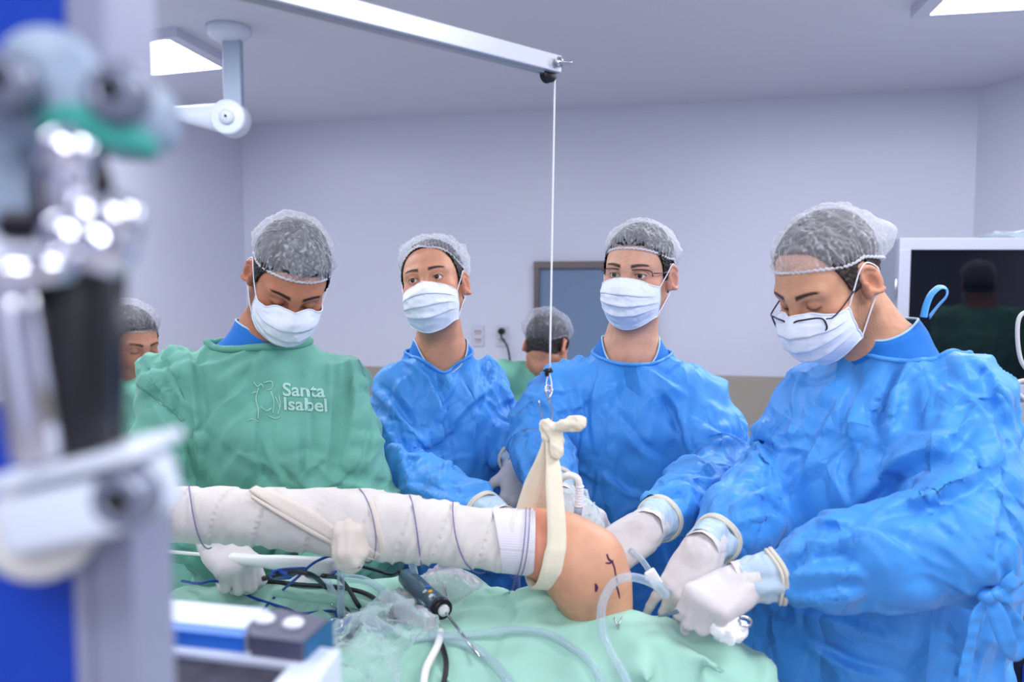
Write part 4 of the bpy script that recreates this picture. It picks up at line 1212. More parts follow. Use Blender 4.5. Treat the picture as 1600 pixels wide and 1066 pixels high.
def make_person(S):
    """S: head=(pos,yaw,pitch,roll), neck, chest, pelvis, yaw, sh/el/wr pairs (person's right first)"""
    for i in (0, 1):
        if 'hw' in S:
            hw, cf = S['hw'][i]; S['wr'][i] = hw + unit(S['el'][i] - hw) * (cf + .016 if cf else .02)
    t = empty('person', A(S['pelvis'][0], S['pelvis'][1], 0)); tag(t, S['label'], 'person', S.get('group'))
    hp, hy, hpi, hr = S['head']; sc = S.get('hscale', 1.0)
    M = head_matrix(hp, hy, hpi, hr, sc); n = S['neck']
    h = S.get('hres', .0021)
    lo = np.minimum(xf(M, [(0, 0, 0)])[0] - .17 * sc, n - .24); hi = np.maximum(xf(M, [(0, 0, 0)])[0] + .17 * sc, n + .24)
    lo[2] = n[2] - .16
    v = Vol(lo, hi, h)
    head_prims(v, M, S.get('eyes', 'open'))
    global_skull = skull = xf(M, [(0, -.028, -.03)])[0]; th_ = xf(M, [(0, .012, -.085)])[0]
    nb = n + A(0, 0, .01)
    v.cone(skull, nb, .052, .060, k=.03); v.cone(th_, nb + A(*(S['chest'] - n)[:2], 0) * .0, .040, .052, k=.03)
    for i in (0, 1):
        v.cone(nb - A(0, 0, .03), n * .5 + S['sh'][i] * .5, .048, .036, k=.05)
    zs, cx, cy, a, b = torso_tables(S, -.036)
    v.loft(zs, cx, cy, a, b, R(S['yaw']), k=.05, p=2.1)
    P, Q = v.mesh(); P, Q = largest(P, Q); P = smooth_mesh(P, Q, 1, .35)
    loc = inv(M, P)
    C = face_colors(loc, S['skin'], S['hair'], S.get('hairstyle', 'full'), S.get('eyes', 'open'), S.get('stubble', .5))
    body = mk('body', P, Q, 'skin', t, cols=C)
    hm = hair_mask(loc, S.get('hairstyle', 'full')) * (loc[:, 2] > -.07)
    N = vnormals(P, Q); Ph = P + N * ((.0012 + .0032 * hm) * (1 + .35 * rnoise(P, .008, 3)))[:, None]
    keep = (hm[Q] > .55).all(1)
    if keep.any():
        Pc, Qc = compact(Ph, Q, keep); mk('hair', Pc, Qc, S.get('hairmat', 'hair'), t)
    if S.get('eyes', 'open') == 'open' and not S.get('noface'):
        gz = unit(S.get('gaze', (0, 1, 0)))
        for s in (-1, 1):
            mb = MB(); mb.ball((0, 0, 0), .0121, 48); V = np.concatenate(mb.V); dd = (unit(gz)[None] * V).sum(1) / .0121
            an = np.degrees(np.arccos(np.clip(dd, -1, 1)))
            col = np.tile(lin((226, 218, 216)), (len(V), 1)); col[an < 30] = lin((58, 36, 26)); col[an < 13] = lin((8, 6, 6)); col[(an >= 26) & (an < 31)] = lin((30, 20, 18))
            V2 = V + A(s * .032, .0785, 0); V2[an < 26] += gz * .0004
            mk('eye', xf(M, V2), mb.F, 'eye_white', t, cols=col)
    # undershirt
    if S.get('shirt', True):
        v2 = Vol(n - A(.30, .30, .22), n + A(.30, .30, .14), .006)
        zs, cx, cy, a, b = torso_tables(S, -.025)
        v2.loft(zs, cx, cy, a, b, R(S['yaw']), k=.05, p=2.1)
        if 'shirt_top' in S: v2.cone(nb + unit(skull - nb) * S['shirt_top'], nb, .0615, .066, k=.02)
        v2.cone(nb + A(0, 0, .02), nb - A(0, 0, .03), .066, .072, k=.03)
        for i in (0, 1): v2.cone(nb - A(0, 0, .03), n * .4 + S['sh'][i] * .6, .054, .044, k=.05)
        P2, Q2 = v2.mesh(); P2 = smooth_mesh(P2, Q2, 2, .5)
        ca, sa = math.cos(R(S['yaw'])), math.sin(R(S['yaw']))
        fw = A(sa, -ca, 0)                                              # body forward
        up = S.get('shirt_up', .03)
        def cs(X):
            d = X - n; f = d @ fw; sd = d @ A(ca, sa, 0)
            zc = up - .10 * sstep(f, .0, .09) * S.get('vneck', 1.0) + np.abs(sd) * .55 * S.get('vneck', 1.0) * sstep(f, 0, .07)
            return np.minimum(zc - d[:, 2], d[:, 2] + .19)
        P2, Q2 = cut_mesh(P2, Q2, cs)
        sh = mk('undershirt', P2, Q2, 'shirt_blue', t, solid=.0012)
        neckband(sh, P2, Q2, n + A(0, 0, .03), 'shirt_trim', .0022, name='trim')
    if S.get('cap', True): make_cap(t, M, **S.get('capkw', {}))
    if S.get('mask', True): make_mask(t, M, **S.get('maskkw', {}))
    if 'glasses' in S: make_glasses(t, M, **S['glasses'])
    g, GP, GQ = make_gown(t, S, S['gown'], cut=S['cut'], **S.get('gownkw', {}))
    nbm = S.get('band', S['gown'])
    if S.get('neckband', True): S['loop'] = neckband(g, GP, GQ, n, nbm, S.get('bandr', .0045))
    S['gownobj'] = (g, GP, GQ); S['t'] = t; S['M'] = M
    # trousers and shoes below the hem
    px, py = S['pelvis'][:2]; ca, sa = math.cos(R(S['yaw'])), math.sin(R(S['yaw']))
    mb = MB()
    for s in (-1, 1):
        x, y = px + ca * .1 * s, py + sa * .1 * s
        mb.lathe((x, y, .06), (0, 0, 1), [(0, .075), (.2, .085), (.5, .1), (.7, .11)], 20)
        sh = MB(); f = A(sa, -ca, 0); c = A(x, y, .045)
        Rs = np.stack([A(ca, sa, 0), f, A(0, 0, 1)], 1)
        sh.ball(c + f * .05, (.048, .135, .045), 20, Rs); sh.ball(c + f * -.02 + A(0, 0, .03), (.045, .06, .05), 16, Rs)
        sh.build('shoe', 'shoe_white', t)
    mb.build('trousers', 'trouser_blue', t)
    return t
def neck_cut(c, r, rz, fwd=(0, 0, 0), vdir=None, vd=.06):
    """keep-out ellipsoid round the neck, open upwards"""
    c = np.asarray(c, float) + np.asarray(fwd, float)
    def f(X):
        d = X - c; z = d[:, 2]
        if vdir is not None:
            f_ = d @ A(*vdir, 0); s_ = d @ A(-vdir[1], vdir[0], 0); z = np.where(z < 0, z / (1 + vd / rz * np.exp(-(s_ / .035) ** 2) * sstep(f_, 0, .05)), z)
        q = np.sqrt((d[:, 0] / r[0]) ** 2 + (d[:, 1] / r[1]) ** 2 + (np.minimum(z, 0) / rz) ** 2)
        return (q - 1) * min(r[0], r[1], rz)
    return f
# ------------------------------------------------------------------ the surgeons
def P2(a, b): return [np.asarray(a), np.asarray(b)]
# surgeon 1: green gown, looking down
n1 = W(418, 530, 1.80)
S1 = dict(label='person in a green cloth gown looking down, white wand in hand, leftmost of the surgeons',
    head=(W(452, 433, 1.70), 22, 40, -10), neck=n1, chest=n1 + A(.02, .05, -.2), pelvis=n1 + A(.03, .10, -.5), yaw=12,
    sh=P2(W(274, 606, 1.80), W(514, 608, 1.86)), el=P2(W(240, 800, 1.72), W(572, 800, 1.84)), wr=P2(W(322, 866, 1.50), W(540, 905, 1.62)),
    skin=(186, 126, 98), hair=(24, 18, 18), eyes='closed', stubble=.65, gown='gown_green', hw=[(W(338, 846, 1.50), 0), (W(500, 905, 1.55), 0)], hscale=.965, vneck=.3, shirt_up=.045,
    cut=neck_cut(n1, (.138, .098), .035, (-.025, -.01, .01)), band='gown_green_seam', bandr=.008,
    capkw=dict(seed=11, puff=(-.003, .012, .001), front=.054), maskkw=dict(seed=1, dz=.006),
    gownkw=dict(exp=(1.06, 1.02), sleeve_exp=(1.07, 1.05), bend=.2, wl=.12, seed=3), calm=W(450, 625, 1.64), creasekw=dict(amp=(.005, .013), w1=(.005, .009), w2=(.02, .04), length=(.08, .24)), ncrease=150)
S1['folds'] = [(.012, (290, 540), (301, 581), (312, 660), (316, 698), (318, 750)), (.005, (461, 650), (460, 698), (462, 750)), (.006, (350, 589), (380, 572), (410, 559)), (.008, (515, 563), (514, 640), (508, 740)),
    (-.010, (545, 544), (549, 600), (546, 660), (530, 740)), (.010, (232, 568), (255, 598), (275, 626)), (.010, (240, 630), (262, 660), (285, 700), (290, 740)), (.006, (395, 640), (398, 700), (402, 750)), (.007, (480, 590), (478, 660), (484, 750)), (.010, (572, 600), (570, 660), (555, 740))]
make_person(S1)
# surgeon 2: blue gown, chin up, looking into the distance
n2 = W(688, 548, 2.12)
S2 = dict(label='person in a blue gown gazing up with chin raised, beside the green-gowned surgeon',
    head=(W(678, 446, 2.07), -9, -11, 9), neck=n2, chest=n2 + A(0, .02, -.2), pelvis=n2 + A(0, .06, -.5), yaw=16,
    sh=P2(W(628, 618, 2.10), W(752, 612, 2.22)), el=P2(W(632, 745, 1.98), W(782, 690, 2.15)), wr=P2(W(738, 806, 1.78), W(810, 722, 1.98)),
    skin=(208, 150, 120), hair=(30, 22, 20), hairstyle='high', gaze=(.12, 1, .06), stubble=.45, gown='gown_blue', hw=[(W(782, 812, 1.62), .065), (W(812, 724, 1.95), .045)], hscale=.97, girth=.84,
    cut=neck_cut(n2, (.088, .092), .045, (0, -.015, .01), vdir=(.27, -.96), vd=.045), sleeve=[.068, .068, .068, .060, .036],
    capkw=dict(seed=21, puff=(.002, .016, .010), front=.090), maskkw=dict(seed=5, dz=-.009), gownkw=dict(seed=8))
S2['folds'] = [(.010, (664, 582), (686, 634), (690, 696)), (.010, (598, 582), (640, 566), (668, 590)), (.012, (606, 620), (630, 659), (672, 700)), (.007, (738, 585), (741, 645), (736, 700)), (-.010, (694, 684), (725, 640), (765, 608)), (.012, (612, 700), (650, 716), (692, 712)),
    (.010, (600, 660), (625, 700), (640, 745)), (-.008, (700, 730), (735, 700), (770, 680)), (.012, (640, 760), (690, 775), (735, 790))]
make_person(S2)
# surgeon 3: blue gown and glasses, facing half left
n3 = W(985, 545, 2.02)
S3 = dict(label='person in a blue gown and thin glasses standing right behind the cream sling',
    head=(W(998, 428, 1.98), -27, 3, -3), neck=n3, chest=n3 + A(0, .03, -.2), pelvis=n3 + A(0, .08, -.5), yaw=-6,
    sh=P2(W(874, 618, 2.02), W(1088, 622, 2.00)), el=P2(W(842, 690, 1.92), W(1128, 745, 1.86)), wr=P2(W(862, 772, 1.72), W(1046, 822, 1.58)),
    skin=(212, 160, 136), hair=(28, 22, 22), gaze=(.0, 1, .02), stubble=.35, gown='gown_blue', hscale=1.0,
    cut=neck_cut(n3, (.100, .10), .045, (0, -.02, .0)),
    glasses=dict(mframe='frame_brown', full=False, z=-.001), hw=[(W(874, 776, 1.66), .05), (W(1014, 822, 1.45), .062)],
    capkw=dict(seed=31, puff=(-.003, .022, .003), front=.058), maskkw=dict(seed=9), gownkw=dict(seed=14))
S3['folds'] = [(.009, (995, 566), (988, 600), (951, 660)), (.010, (1008, 575), (1040, 596), (1068, 616)), (-.013, (1036, 612), (1064, 652), (1078, 720), (1080, 750)), (.008, (874, 568), (895, 560), (915, 562)), (.010, (951, 640), (1000, 700), (1056, 740)), (.012, (1108, 670), (1130, 684), (1158, 690)),
    (.010, (1100, 730), (1125, 722), (1150, 740)), (-.008, (900, 600), (910, 660), (905, 720)), (.010, (1030, 770), (1060, 760), (1100, 775)), (.007, (940, 740), (980, 770), (1010, 776)), (.012, (822, 640), (842, 625), (866, 640)), (.010, (815, 690), (845, 690), (870, 705)), (-.008, (935, 590), (925, 640), (930, 700))]
make_person(S3)
# surgeon 4: large, in front on the right, bent over the hands
n4 = W(1385, 560, 1.50)
S4 = dict(label='person in a blue gown and dark glasses bending over to work at far right',
    head=(W(1294, 438, 1.46), -62, 31, 0), neck=n4, chest=n4 + A(.02, .0, -.2), pelvis=n4 + A(-.01, .07, -.5), yaw=-32,
    sh=P2(W(1282, 632, 1.62), W(1498, 632, 1.40)), el=P2(W(1215, 775, 1.58), W(1500, 850, 1.24)), wr=P2(W(1118, 845, 1.40), W(1212, 918, 1.24)),
    skin=(212, 158, 126), hair=(40, 30, 28), hairstyle='recede', eyes='closed', stubble=.6, gown='gown_blue', hscale=.98, girth=1.12,
    sleeve=[.082, .084, .090, .078, .038], hairmat='hair_brown',
    cut=neck_cut(n4, (.118, .118), .05, (.035, .01, .02)),
    glasses=dict(mframe='frame_dark', slip=.028, out=.012, thick=.0017), vneck=.4, shirt_up=.075, shirt_top=.06, hw=[(W(1100, 856, 1.34), .055), (W(1160, 910, 1.23), .060)], 
    capkw=dict(seed=41, puff=(-.003, .010, .001), back=.07, front=.06), maskkw=dict(seed=12), gownkw=dict(seed=20))
S4['folds'] = [(.018, (1520, 660), (1470, 700), (1400, 735), (1340, 785), (1262, 832)), (.014, (1550, 725), (1500, 758), (1440, 785), (1375, 800)), (.013, (1225, 868), (1290, 845), (1360, 835), (1420, 870)), (.010, (1228, 905), (1280, 890), (1335, 893)), (.008, (1230, 930), (1290, 932), (1350, 925)),
    (-.014, (1455, 545), (1412, 580), (1392, 640), (1388, 700)), (-.009, (1310, 630), (1275, 700), (1245, 770)), (.008, (1335, 690), (1310, 740), (1325, 790)), (.013, (1480, 600), (1530, 640), (1565, 700)), (-.010, (1520, 560), (1555, 610), (1580, 680)), (.010, (1255, 960), (1330, 975), (1420, 1010)), (.012, (1270, 1010), (1330, 1045), (1400, 1060)),
    (.012, (1200, 650), (1190, 700), (1215, 750)), (.013, (1150, 790), (1190, 772), (1228, 795)), (.010, (1150, 815), (1190, 805), (1225, 820)), (-.010, (1420, 960), (1480, 930), (1540, 930)), (-.009, (1500, 1060), (1520, 1000), (1540, 940)), (.010, (1560, 780), (1545, 850), (1560, 920)), (-.007, (1350, 600), (1330, 660), (1340, 710))]
make_person(S4)
# ------------------------------------------------------------------ gloved hands
def hand_for(S, idx, wrist, fdir, dorsal, side, **k):
    return make_hand(S['t'], wrist, fdir, dorsal, side, forearm=S['el'][idx], **k)
g = S1
hand_for(g, 0, W(338, 846, 1.50), (.62, -.52, -.34), (.12, -.38, .92), 'R', curls=[(50, 70, 40), (58, 74, 40), (62, 78, 40), (66, 78, 40)], thumb=(25, 40, 25, 25), scale=.97, cuff=0, seed=2)
hand_for(g, 1, W(500, 905, 1.55), (-.6, -.5, -.3), (0, -.3, 1), 'L', curls=[(40, 50, 30)] * 4, cuff=0, seed=3)
g = S2
hand_for(g, 0, W(782, 812, 1.62), (.8, -.5, -.3), (.1, -.4, 1), 'R', curls=[(20, 30, 15)] * 4, cuff=.065, seed=4)
h2 = hand_for(g, 1, W(812, 724, 1.95), (-.10, -.22, -1), (.25, -1, .15), 'L', curls=[(8, 12, 8), (18, 20, 12), (22, 24, 14), (26, 26, 14)], spread=(10, 0, -4, -8), thumb=(46, 12, 8, 8), cuff=.045, seed=5, scale=.98)
g = S3
hand_for(g, 0, W(874, 776, 1.66), (.55, -.35, -.42), (.1, -.6, .8), 'R', curls=[(35, 55, 30)] * 4, cuff=.05, seed=6)
hand_for(g, 1, W(1014, 822, 1.45), (-.78, -.34, -.40), (-.20, -.74, .64), 'L', curls=[(16, 26, 12), (30, 34, 16), (48, 52, 30), (56, 62, 34)], spread=(4, 0, -2, -4), thumb=(22, 38, 14, 8), cuff=.062, cuff_r=(.030, .037, .040), seed=7)
g = S4
hand_for(g, 0, W(1100, 856, 1.34), (-.50, -.30, -.74), (-.40, -.66, .60), 'R', curls=[(55, 60, 30), (42, 46, 25), (26, 28, 20), (10, 16, 10)], spread=(2, 0, -7, -15), thumb=(24, 30, 18, 14), cuff=.055, cuff_r=(.031, .036, .039), seed=8)
hand_for(g, 1, W(1160, 910, 1.23), (-.74, -.52, -.14), (-.06, -.40, .92), 'L', curls=[(64, 84, 40), (70, 86, 40), (74, 88, 40), (76, 88, 40)], spread=(3, 0, -2, -3), thumb=(25, 30, 30, 25), cuff=.062, cuff_r=(.033, .038, .041), seed=9, scale=.97)
# ------------------------------------------------------------------ patient: limb, drape, sling
from mathutils.bvhtree import BVHTree
v = Vol((-1.45, .80, .32), (.70, 1.85, 1.22), .0115)
def slab(X, Y, Z):
    qx = np.abs(X + .50) - .82 + .06; qy = np.abs(Y - 1.26) - .26 + .06; qz = np.abs(Z - .60) - .32 + .06
    o = np.sqrt(np.maximum(qx, 0) ** 2 + np.maximum(qy, 0) ** 2 + np.maximum(qz, 0) ** 2) + np.minimum(np.maximum(qx, np.maximum(qy, qz)), 0)
    return o - .06
v.add(slab, (-.5, 1.26, .6), 1.3, k=.05)
v.cone((-1.2, 1.27, .85), (.26, 1.26, .85), .18, .205, k=.10)
v.cone((-.62, 1.52, .93), (-.12, 1.50, .945), .10, .12, k=.08)
v.cone(W(700, 985, 1.40) - A(0, 0, .10), W(860, 960, 1.36) - A(0, 0, .09), .09, .10, k=.08)
v.cone(W(1010, 1010, 1.26) - A(0, 0, .09), W(1120, 1030, 1.24) - A(0, 0, .1), .10, .10, k=.06)
limb_axis = [W(900, 860, 1.31), W(932, 930, 1.31), W(938, 1000, 1.31)]
v.cone(W(930, 985, 1.31) - A(0, 0, .02), W(930, 1060, 1.31), .058, .09, k=.05)
for a_, b_, r_, k_ in [((742, 968, 1.34), (930, 948, 1.33), .014, .02), ((945, 950, 1.29), (975, 1050, 1.16), .013, .025), ((990, 972, 1.27), (1010, 1060, 1.13), .014, .03),
                       ((690, 1010, 1.27), (900, 985, 1.25), .012, .03), ((620, 990, 1.30), (700, 1060, 1.15), .014, .03), ((430, 925, 1.42), (600, 950, 1.36), .014, .04),
                       ((740, 940, 1.40), (870, 915, 1.37), .014, .03), ((1030, 1000, 1.22), (1130, 1050, 1.12), .012, .04)]:
    v.cone(W(*a_), W(*b_), r_, r_ * .7, k=k_)
DP, DQ = v.mesh(); DP = smooth_mesh(DP, DQ, 4, .5)
DP, DQ = cut_mesh(DP, DQ, lambda X: X[:, 2] - .40)
def dst(mid, d):
    return 1 + .05 * (1 - d[:, 2] ** 2) + .01
DP0 = None
DP = wrinkle(DP, DQ, dst, iters=90, din=.008, dout=.014, bend=.12, pin=rim_verts(DQ), seed=5, wl=.13, amp=.008)
DP, DQ = subdivide(DP, DQ)
DP = creases(DP, DQ, 110, lambda c, nn, rg: A(rg.normal() * .9, -.6 + rg.normal() * .5, rg.normal() * .4), 77, amp=(.005, .015), length=(.06, .22), w1=(.005, .009), w2=(.02, .045))
drape = mk('surgical_drape', DP, DQ, 'drape_green')
tag(drape, 'mint green surgical drape spread over the patient and operating table', 'drape')
bvh = BVHTree.FromPolygons([Vector(p) for p in DP], [list(map(int, q)) for q in DQ])
def on_drape(px, py, off=0.0, toward=.0):
    d = ray(px, py); hit = bvh.ray_cast(Vector((0, 0, CAM_Z)), Vector(d).normalized())
    if hit[0] is None: return W(px, py, 1.25)
    p = np.array(hit[0]); n = np.array(hit[1]); n = n if n @ d < 0 else -n
    return p + n * off
# operating table under the drape
tb = empty('operating_table', (-.45, 1.27, 0)); tag(tb, 'operating table hidden beneath the mint green drape', 'operating table')
f = MB(); f.box((-.45, 1.27, .80), (1.5, .44, .08), None, .02); f.build('mattress', 'black_plastic', tb)
f = MB(); f.box((-.45, 1.27, .02), (.9, .42, .04), None, .01); f.box((-.45, 1.27, .4), (.24, .24, .76), None, .02); f.build('pedestal', 'steel_rough', tb)

pt = empty('person', W(930, 985, 1.31) - A(0, 0, .25)); tag(pt, 'patient under the green drape with one bandaged limb raised in a sling', 'person')
v = Vol(W(740, 900, 1.3) - A(.05, .12, .20), W(990, 800, 1.3) + A(.06, .12, .05), .0026)
sk = [(770, 843, .043), (838, 848, .0485), (880, 858, .054), (912, 882, .060), (928, 915, .056), (936, 955, .047), (938, 1010, .05)]
v.chain([W(a, b, 1.31) for a, b, _ in sk], [r for _, _, r in sk], k=.03)
v.ell(W(938, 872, 1.30), (.028, .038, .03), k=.03)
v.ell(W(905, 905, 1.29), (.04, .045, .045), k=.04)
P, Q = v.mesh(); P = smooth_mesh(P, Q, 2, .5)
base_c = np.array(lin((214, 158, 126)))
C = np.tile(base_c, (len(P), 1)) * (1 + .05 * rnoise(P, .07, 3) + .025 * rnoise(P, .02, 4))[:, None]
xk = (P - W(828, 848, 1.31)) @ unit(W(900, 858, 1.31) - W(828, 848, 1.31))
rd = np.exp(-((xk - .004) / .03) ** 2)[:, None]; C = C * (1 - rd * np.array([0, .22, .22]))
body = mk('body', P, Q, 'skin_patient', pt, cols=C)
sb = BVHTree.FromPolygons([Vector(p) for p in P], [list(map(int, q)) for q in Q])
def on_skin(px, py, off=.0003):
    d = ray(px, py); hit = sb.ray_cast(Vector((0, 0, CAM_Z)), Vector(d).normalized())
    if hit[0] is None: return None, None
    n = np.array(hit[1]); n = n if n @ d < 0 else -n
    return np.array(hit[0]) + n * off, n
def mark(pxs, w, name='skin_marking'):
    pts = [on_skin(*p) for p in pxs]; pts = [p for p in pts if p[0] is not None]
    if len(pts) < 2: return
    V, F = ribbon([p[0] for p in pts], w, [p[1] for p in pts], .0008, 6)
    mk(name, V, F, 'marker', body)
mark([(948, 866), (951, 874), (956, 878), (960, 888), (962, 900), (965, 912)], [.003, .004, .0035, .003, .003, .002])
mark([(946, 880), (953, 880), (958, 876)], [.002, .003, .002])
mark([(963, 915), (966, 925), (968, 935)], [.002, .0035, .002])
mark([(930, 912), (932, 918), (931, 925)], [.002, .006, .003])
# bandage wound round the limb
bc = [(100, 800, .043), (200, 802, .043), (290, 805, .0445), (350, 807, .0465), (413, 809, .0485), (490, 814, .0515), (566, 819, .0545), (630, 826, .0525), (690, 833, .0500), (760, 843, .0480), (800, 846, .0490), (830, 848, .0500)]
cpts = [W(a, b, 1.305) for a, b, _ in bc]; crad = [r for _, _, r in bc]
V, F, uv = tube_mesh(cpts, crad, 120, 26, cap=False)
m_ = len(V) // 120; s_ = np.repeat(np.linspace(0, 1, m_), 120); th = np.tile(np.arange(120) / 120, m_)
cen = V.reshape(m_, 120, 3).mean(1).repeat(120, 0); nr = V - cen; nr /= np.linalg.norm(nr, axis=1)[:, None]
turn = s_ * 11 + th * 1.0 + .10 * np.sin(s_ * 9)
saw = (turn % 1.0)
# every turn overlaps the last: a low step at its edge, and loose folds running along the turn
disp = .0046 * saw ** .7 - .0030 * sstep(saw, .0, .05) * 0
disp += .0016 * np.sin(turn * 2 * math.pi * 3 + 1.5 * np.sin(th * 6.28 * 2)) * sstep(rnoise(V, .18, 8), -.5, 1)
disp += .0014 * rnoise(V, .05, 12) + .003 * rnoise(V, .25, 15)
V2 = V + nr * disp[:, None]
bd_ = mk('bandage', V2, F, 'bandage', pt, uv=np.stack([turn * .7, th * 4 + s_], 1))
# woven net layer showing near the joint, slightly under the white wrap
sel = lambda x0, x1: [W(x, np.interp(x, [b[0] for b in bc], [b[1] for b in bc]), 1.305) for x in np.linspace(x0, x1, 6)]
P5 = sel(775, 834); V, F, uv = tube_mesh(P5, [.0525, .0528, .0530, .0532, .0536, .0538], 96, 8, cap=False)
k = np.arange(len(V)); mm = len(V) // 96; sx = (k // 96) / mm; tx = (k % 96) / 96 * 2 * math.pi
V += (W(900, 846, 1.305) - W(800, 846, 1.305))[None] * (.0 + .12 * (np.cos(tx - 1.0) * (1 - sx)))[:, None]
mk('net_layer', V, F, 'bandage_net', pt, uv=uv * [1.2, 1], solid=.0008)
# coloured thread lines at wrap edges
def ring_line(x_top, y_top, x_bot, y_bot, r=.0011, m='bandage_thread', lift=.0025, bulge=0.0, name='thread_line'):
    """thread over the camera side of the bandage between two image points"""
    pts = []
    for q in np.linspace(0.02, .98, 14):
        x = x_top + (x_bot - x_top) * q + bulge * math.sin(q * math.pi)
        ci = np.interp(x, [b[0] for b in bc], [b[1] for b in bc]); rr = np.interp(x, [b[0] for b in bc], crad)
        c = W(x, ci, 1.305); a = math.pi * (.5 - q)
        pts.append(c + A(0, -math.cos(a), math.sin(a)) * (rr + lift + .0045))
    mb = MB(); mb.tube(pts, r, 6, 4); return mb.build(name, m, bd_)
for a_ in [(296, 0, 330, 0, 12), (560, 0, 566, 0, 34), (640, 0, 660, 0, 10), (708, 0, 760, 0, -14)]:
    ring_line(a_[0], 0, a_[2], 0, bulge=a_[4])
for x in (822, 828): ring_line(x, 0, x - 24, 0, r=.0009, bulge=6, lift=.005)
# loose diagonal turn and the turned-down tail
def on_band(px, py, lift):
    """point on the camera side of the bandage for an image point"""
    ci = np.interp(px, [b[0] for b in bc], [b[1] for b in bc]); rr = np.interp(px, [b[0] for b in bc], crad)
    r_px = rr * FPX / 1.305 * 1.0; s = np.clip((ci - py) / r_px, -.98, .98)
    c = W(px, ci, 1.305); a = math.asin(s); n = A(0, -math.cos(a), math.sin(a))
    return c + n * (rr + lift), n
def band_strip(pxs, widths, m, name, lift=.005, thick=.002):
    pn = [on_band(x, y, lift) for x, y in pxs]
    V, F = ribbon([p for p, n in pn], widths, [n for p, n in pn], thick, 10)
    return mk(name, V, F, m, bd_)
band_strip([(400, 764), (450, 778), (505, 802), (556, 830), (600, 852)], [.016, .024, .026, .022, .016], 'bandage_cream', 'loose_turn', .006, .004)
band_strip([(404, 772), (450, 790), (505, 816), (556, 842), (592, 856)], [.004, .006, .007, .006, .004], 'bandage_cream', 'turn_edge', .007, .005)
band_strip([(575, 768), (588, 785), (600, 812), (606, 840), (601, 856)], [.010, .012, .011, .010, .012], 'bandage_cream', 'loose_turn', .006, .003)
v = Vol(W(560, 900, 1.24) - A(.08, .06, .06), W(560, 830, 1.24) + A(.08, .08, .06), .003)
v.chain([W(548, 838, 1.262), W(548, 862, 1.25), W(546, 880, 1.248)], [.034, .024, .0155], k=.02)
P, Q = v.mesh(); N = vnormals(P, Q)
ax = unit(W(546, 880, 1.248) - W(548, 838, 1.262))
P = P + N * (.0018 * rnoise(P, .02, 4, 12, (ax, .3)))[:, None]
tl = mk('twisted_tail', P, Q, 'bandage_cream', bd_, uv=P[:, [0, 2]] * 20)
f = MB(); f.torus(W(546, 886, 1.248), ax, .0155, .0028, 32); f.build('tail_hem', 'bandage_thread', tl)

# sling, knot, hook, cord
kn = W(856, 672, 1.34)
sl = empty('limb_sling', W(840, 900, 1.30)); tag(sl, 'cream stockinette sling looped under the raised limb and knotted at the top', 'sling')
lc_ = W(848, 849, 1.31); rl = .0605
def lp(a, dx=0.0):
    a = R(a); n = A(0, -math.cos(a), math.sin(a)); c = lc_ + A(dx, 0, 0)
    h = sb.ray_cast(Vector(c + n * .2), Vector(-n)); r = (np.array(h[0]) - c) @ n if h[0] is not None else rl
    return c + n * (r + .0045), n
front = [kn + A(0, -.004, -.004), W(862, 710, 1.325), W(866, 755, 1.29)]; nm = [A(0, -1, 0), A(0, -1, .1), A(.1, -1, .1)]
for a_, dx in ((24, .020), (0, .016), (-25, .010), (-50, .003), (-75, -.005), (-100, -.012), (-135, -.018), (-180, -.018)):
    p_, q_ = lp(a_, dx); front.append(p_); nm.append(q_)
V, F = ribbon(front, [.012, .020, .028, .031, .033, .034, .034, .034, .034, .034, .034], nm, .006, 12)
bvn = rnoise(V, .04, 9, 12, (A(0, 0, 1), .2)) * .0010; V = V + np.outer(bvn, A(.3, -1, 0))
mk('front_band', V, F, 'stockinette', sl)
for dx, wd0 in ((-8, .022), (6, .018)):
    back = [kn + A(0, .004, -.004), W(851 + dx * .3, 712, 1.35), W(843 + dx, 750, 1.362), W(836 + dx * 1.6, 790, 1.375), W(832 + dx * 1.8, 815, 1.378), W(829 + dx * 1.6, 850, 1.375)]
    V, F = ribbon(back, [.010, .018, wd0 + .006, wd0 + .012, wd0 + .014, wd0 + .014], [A(dx * .03, -1, 0)] * 6, .005, 12)
    V = V + np.outer(rnoise(V, .04, 19, 12, (A(0, 0, 1), .15)) * .0022, A(.3, -1, 0)); mk('back_band', V, F, 'stockinette', sl)
v = Vol(kn - A(.06, .05, .07), kn + A(.09, .05, .05), .0022)
v.chain([W(853, 662, 1.335), W(862, 672, 1.325), W(870, 682, 1.33), W(858, 685, 1.34), W(852, 672, 1.345)], [.010, .011, .010, .010, .009], k=.004)
v.chain([W(866, 672, 1.32), W(880, 665, 1.312), W(903, 662, 1.305)], [.008, .010, .013], k=.005)
v.chain([W(866, 680, 1.32), W(871, 692, 1.315), W(870, 706, 1.31)], [.009, .010, .012], k=.005)
P, Q = v.mesh(); N = vnormals(P, Q)
P = P + N * (.0012 * rnoise(P, .012, 31) + .0014 * rnoise(P, .02, 33, 12, (A(1, 0, 0), .2)))[:, None]
mk('knot', P, Q, 'stockinette', sl)
hk = empty('wire_hook', W(857, 660, 1.335)); tag(hk, 'bent steel wire hook between the cord and the knotted cream sling', 'hook')
f = MB(); f.tube([W(862, 668, 1.335), W(863, 645, 1.335), W(860, 632, 1.335), W(857, 622, 1.335), W(852, 612, 1.337), W(854, 603, 1.34), W(860, 604, 1.337), W(863, 612, 1.333), W(859, 622, 1.33), W(858, 630, 1.333)], .0014, 8, 6)
f.tube([W(842, 626, 1.335), W(845, 645, 1.335), W(851, 664, 1.335)], .0013, 8, 4)
f.build('hook_wire', 'steel', hk)
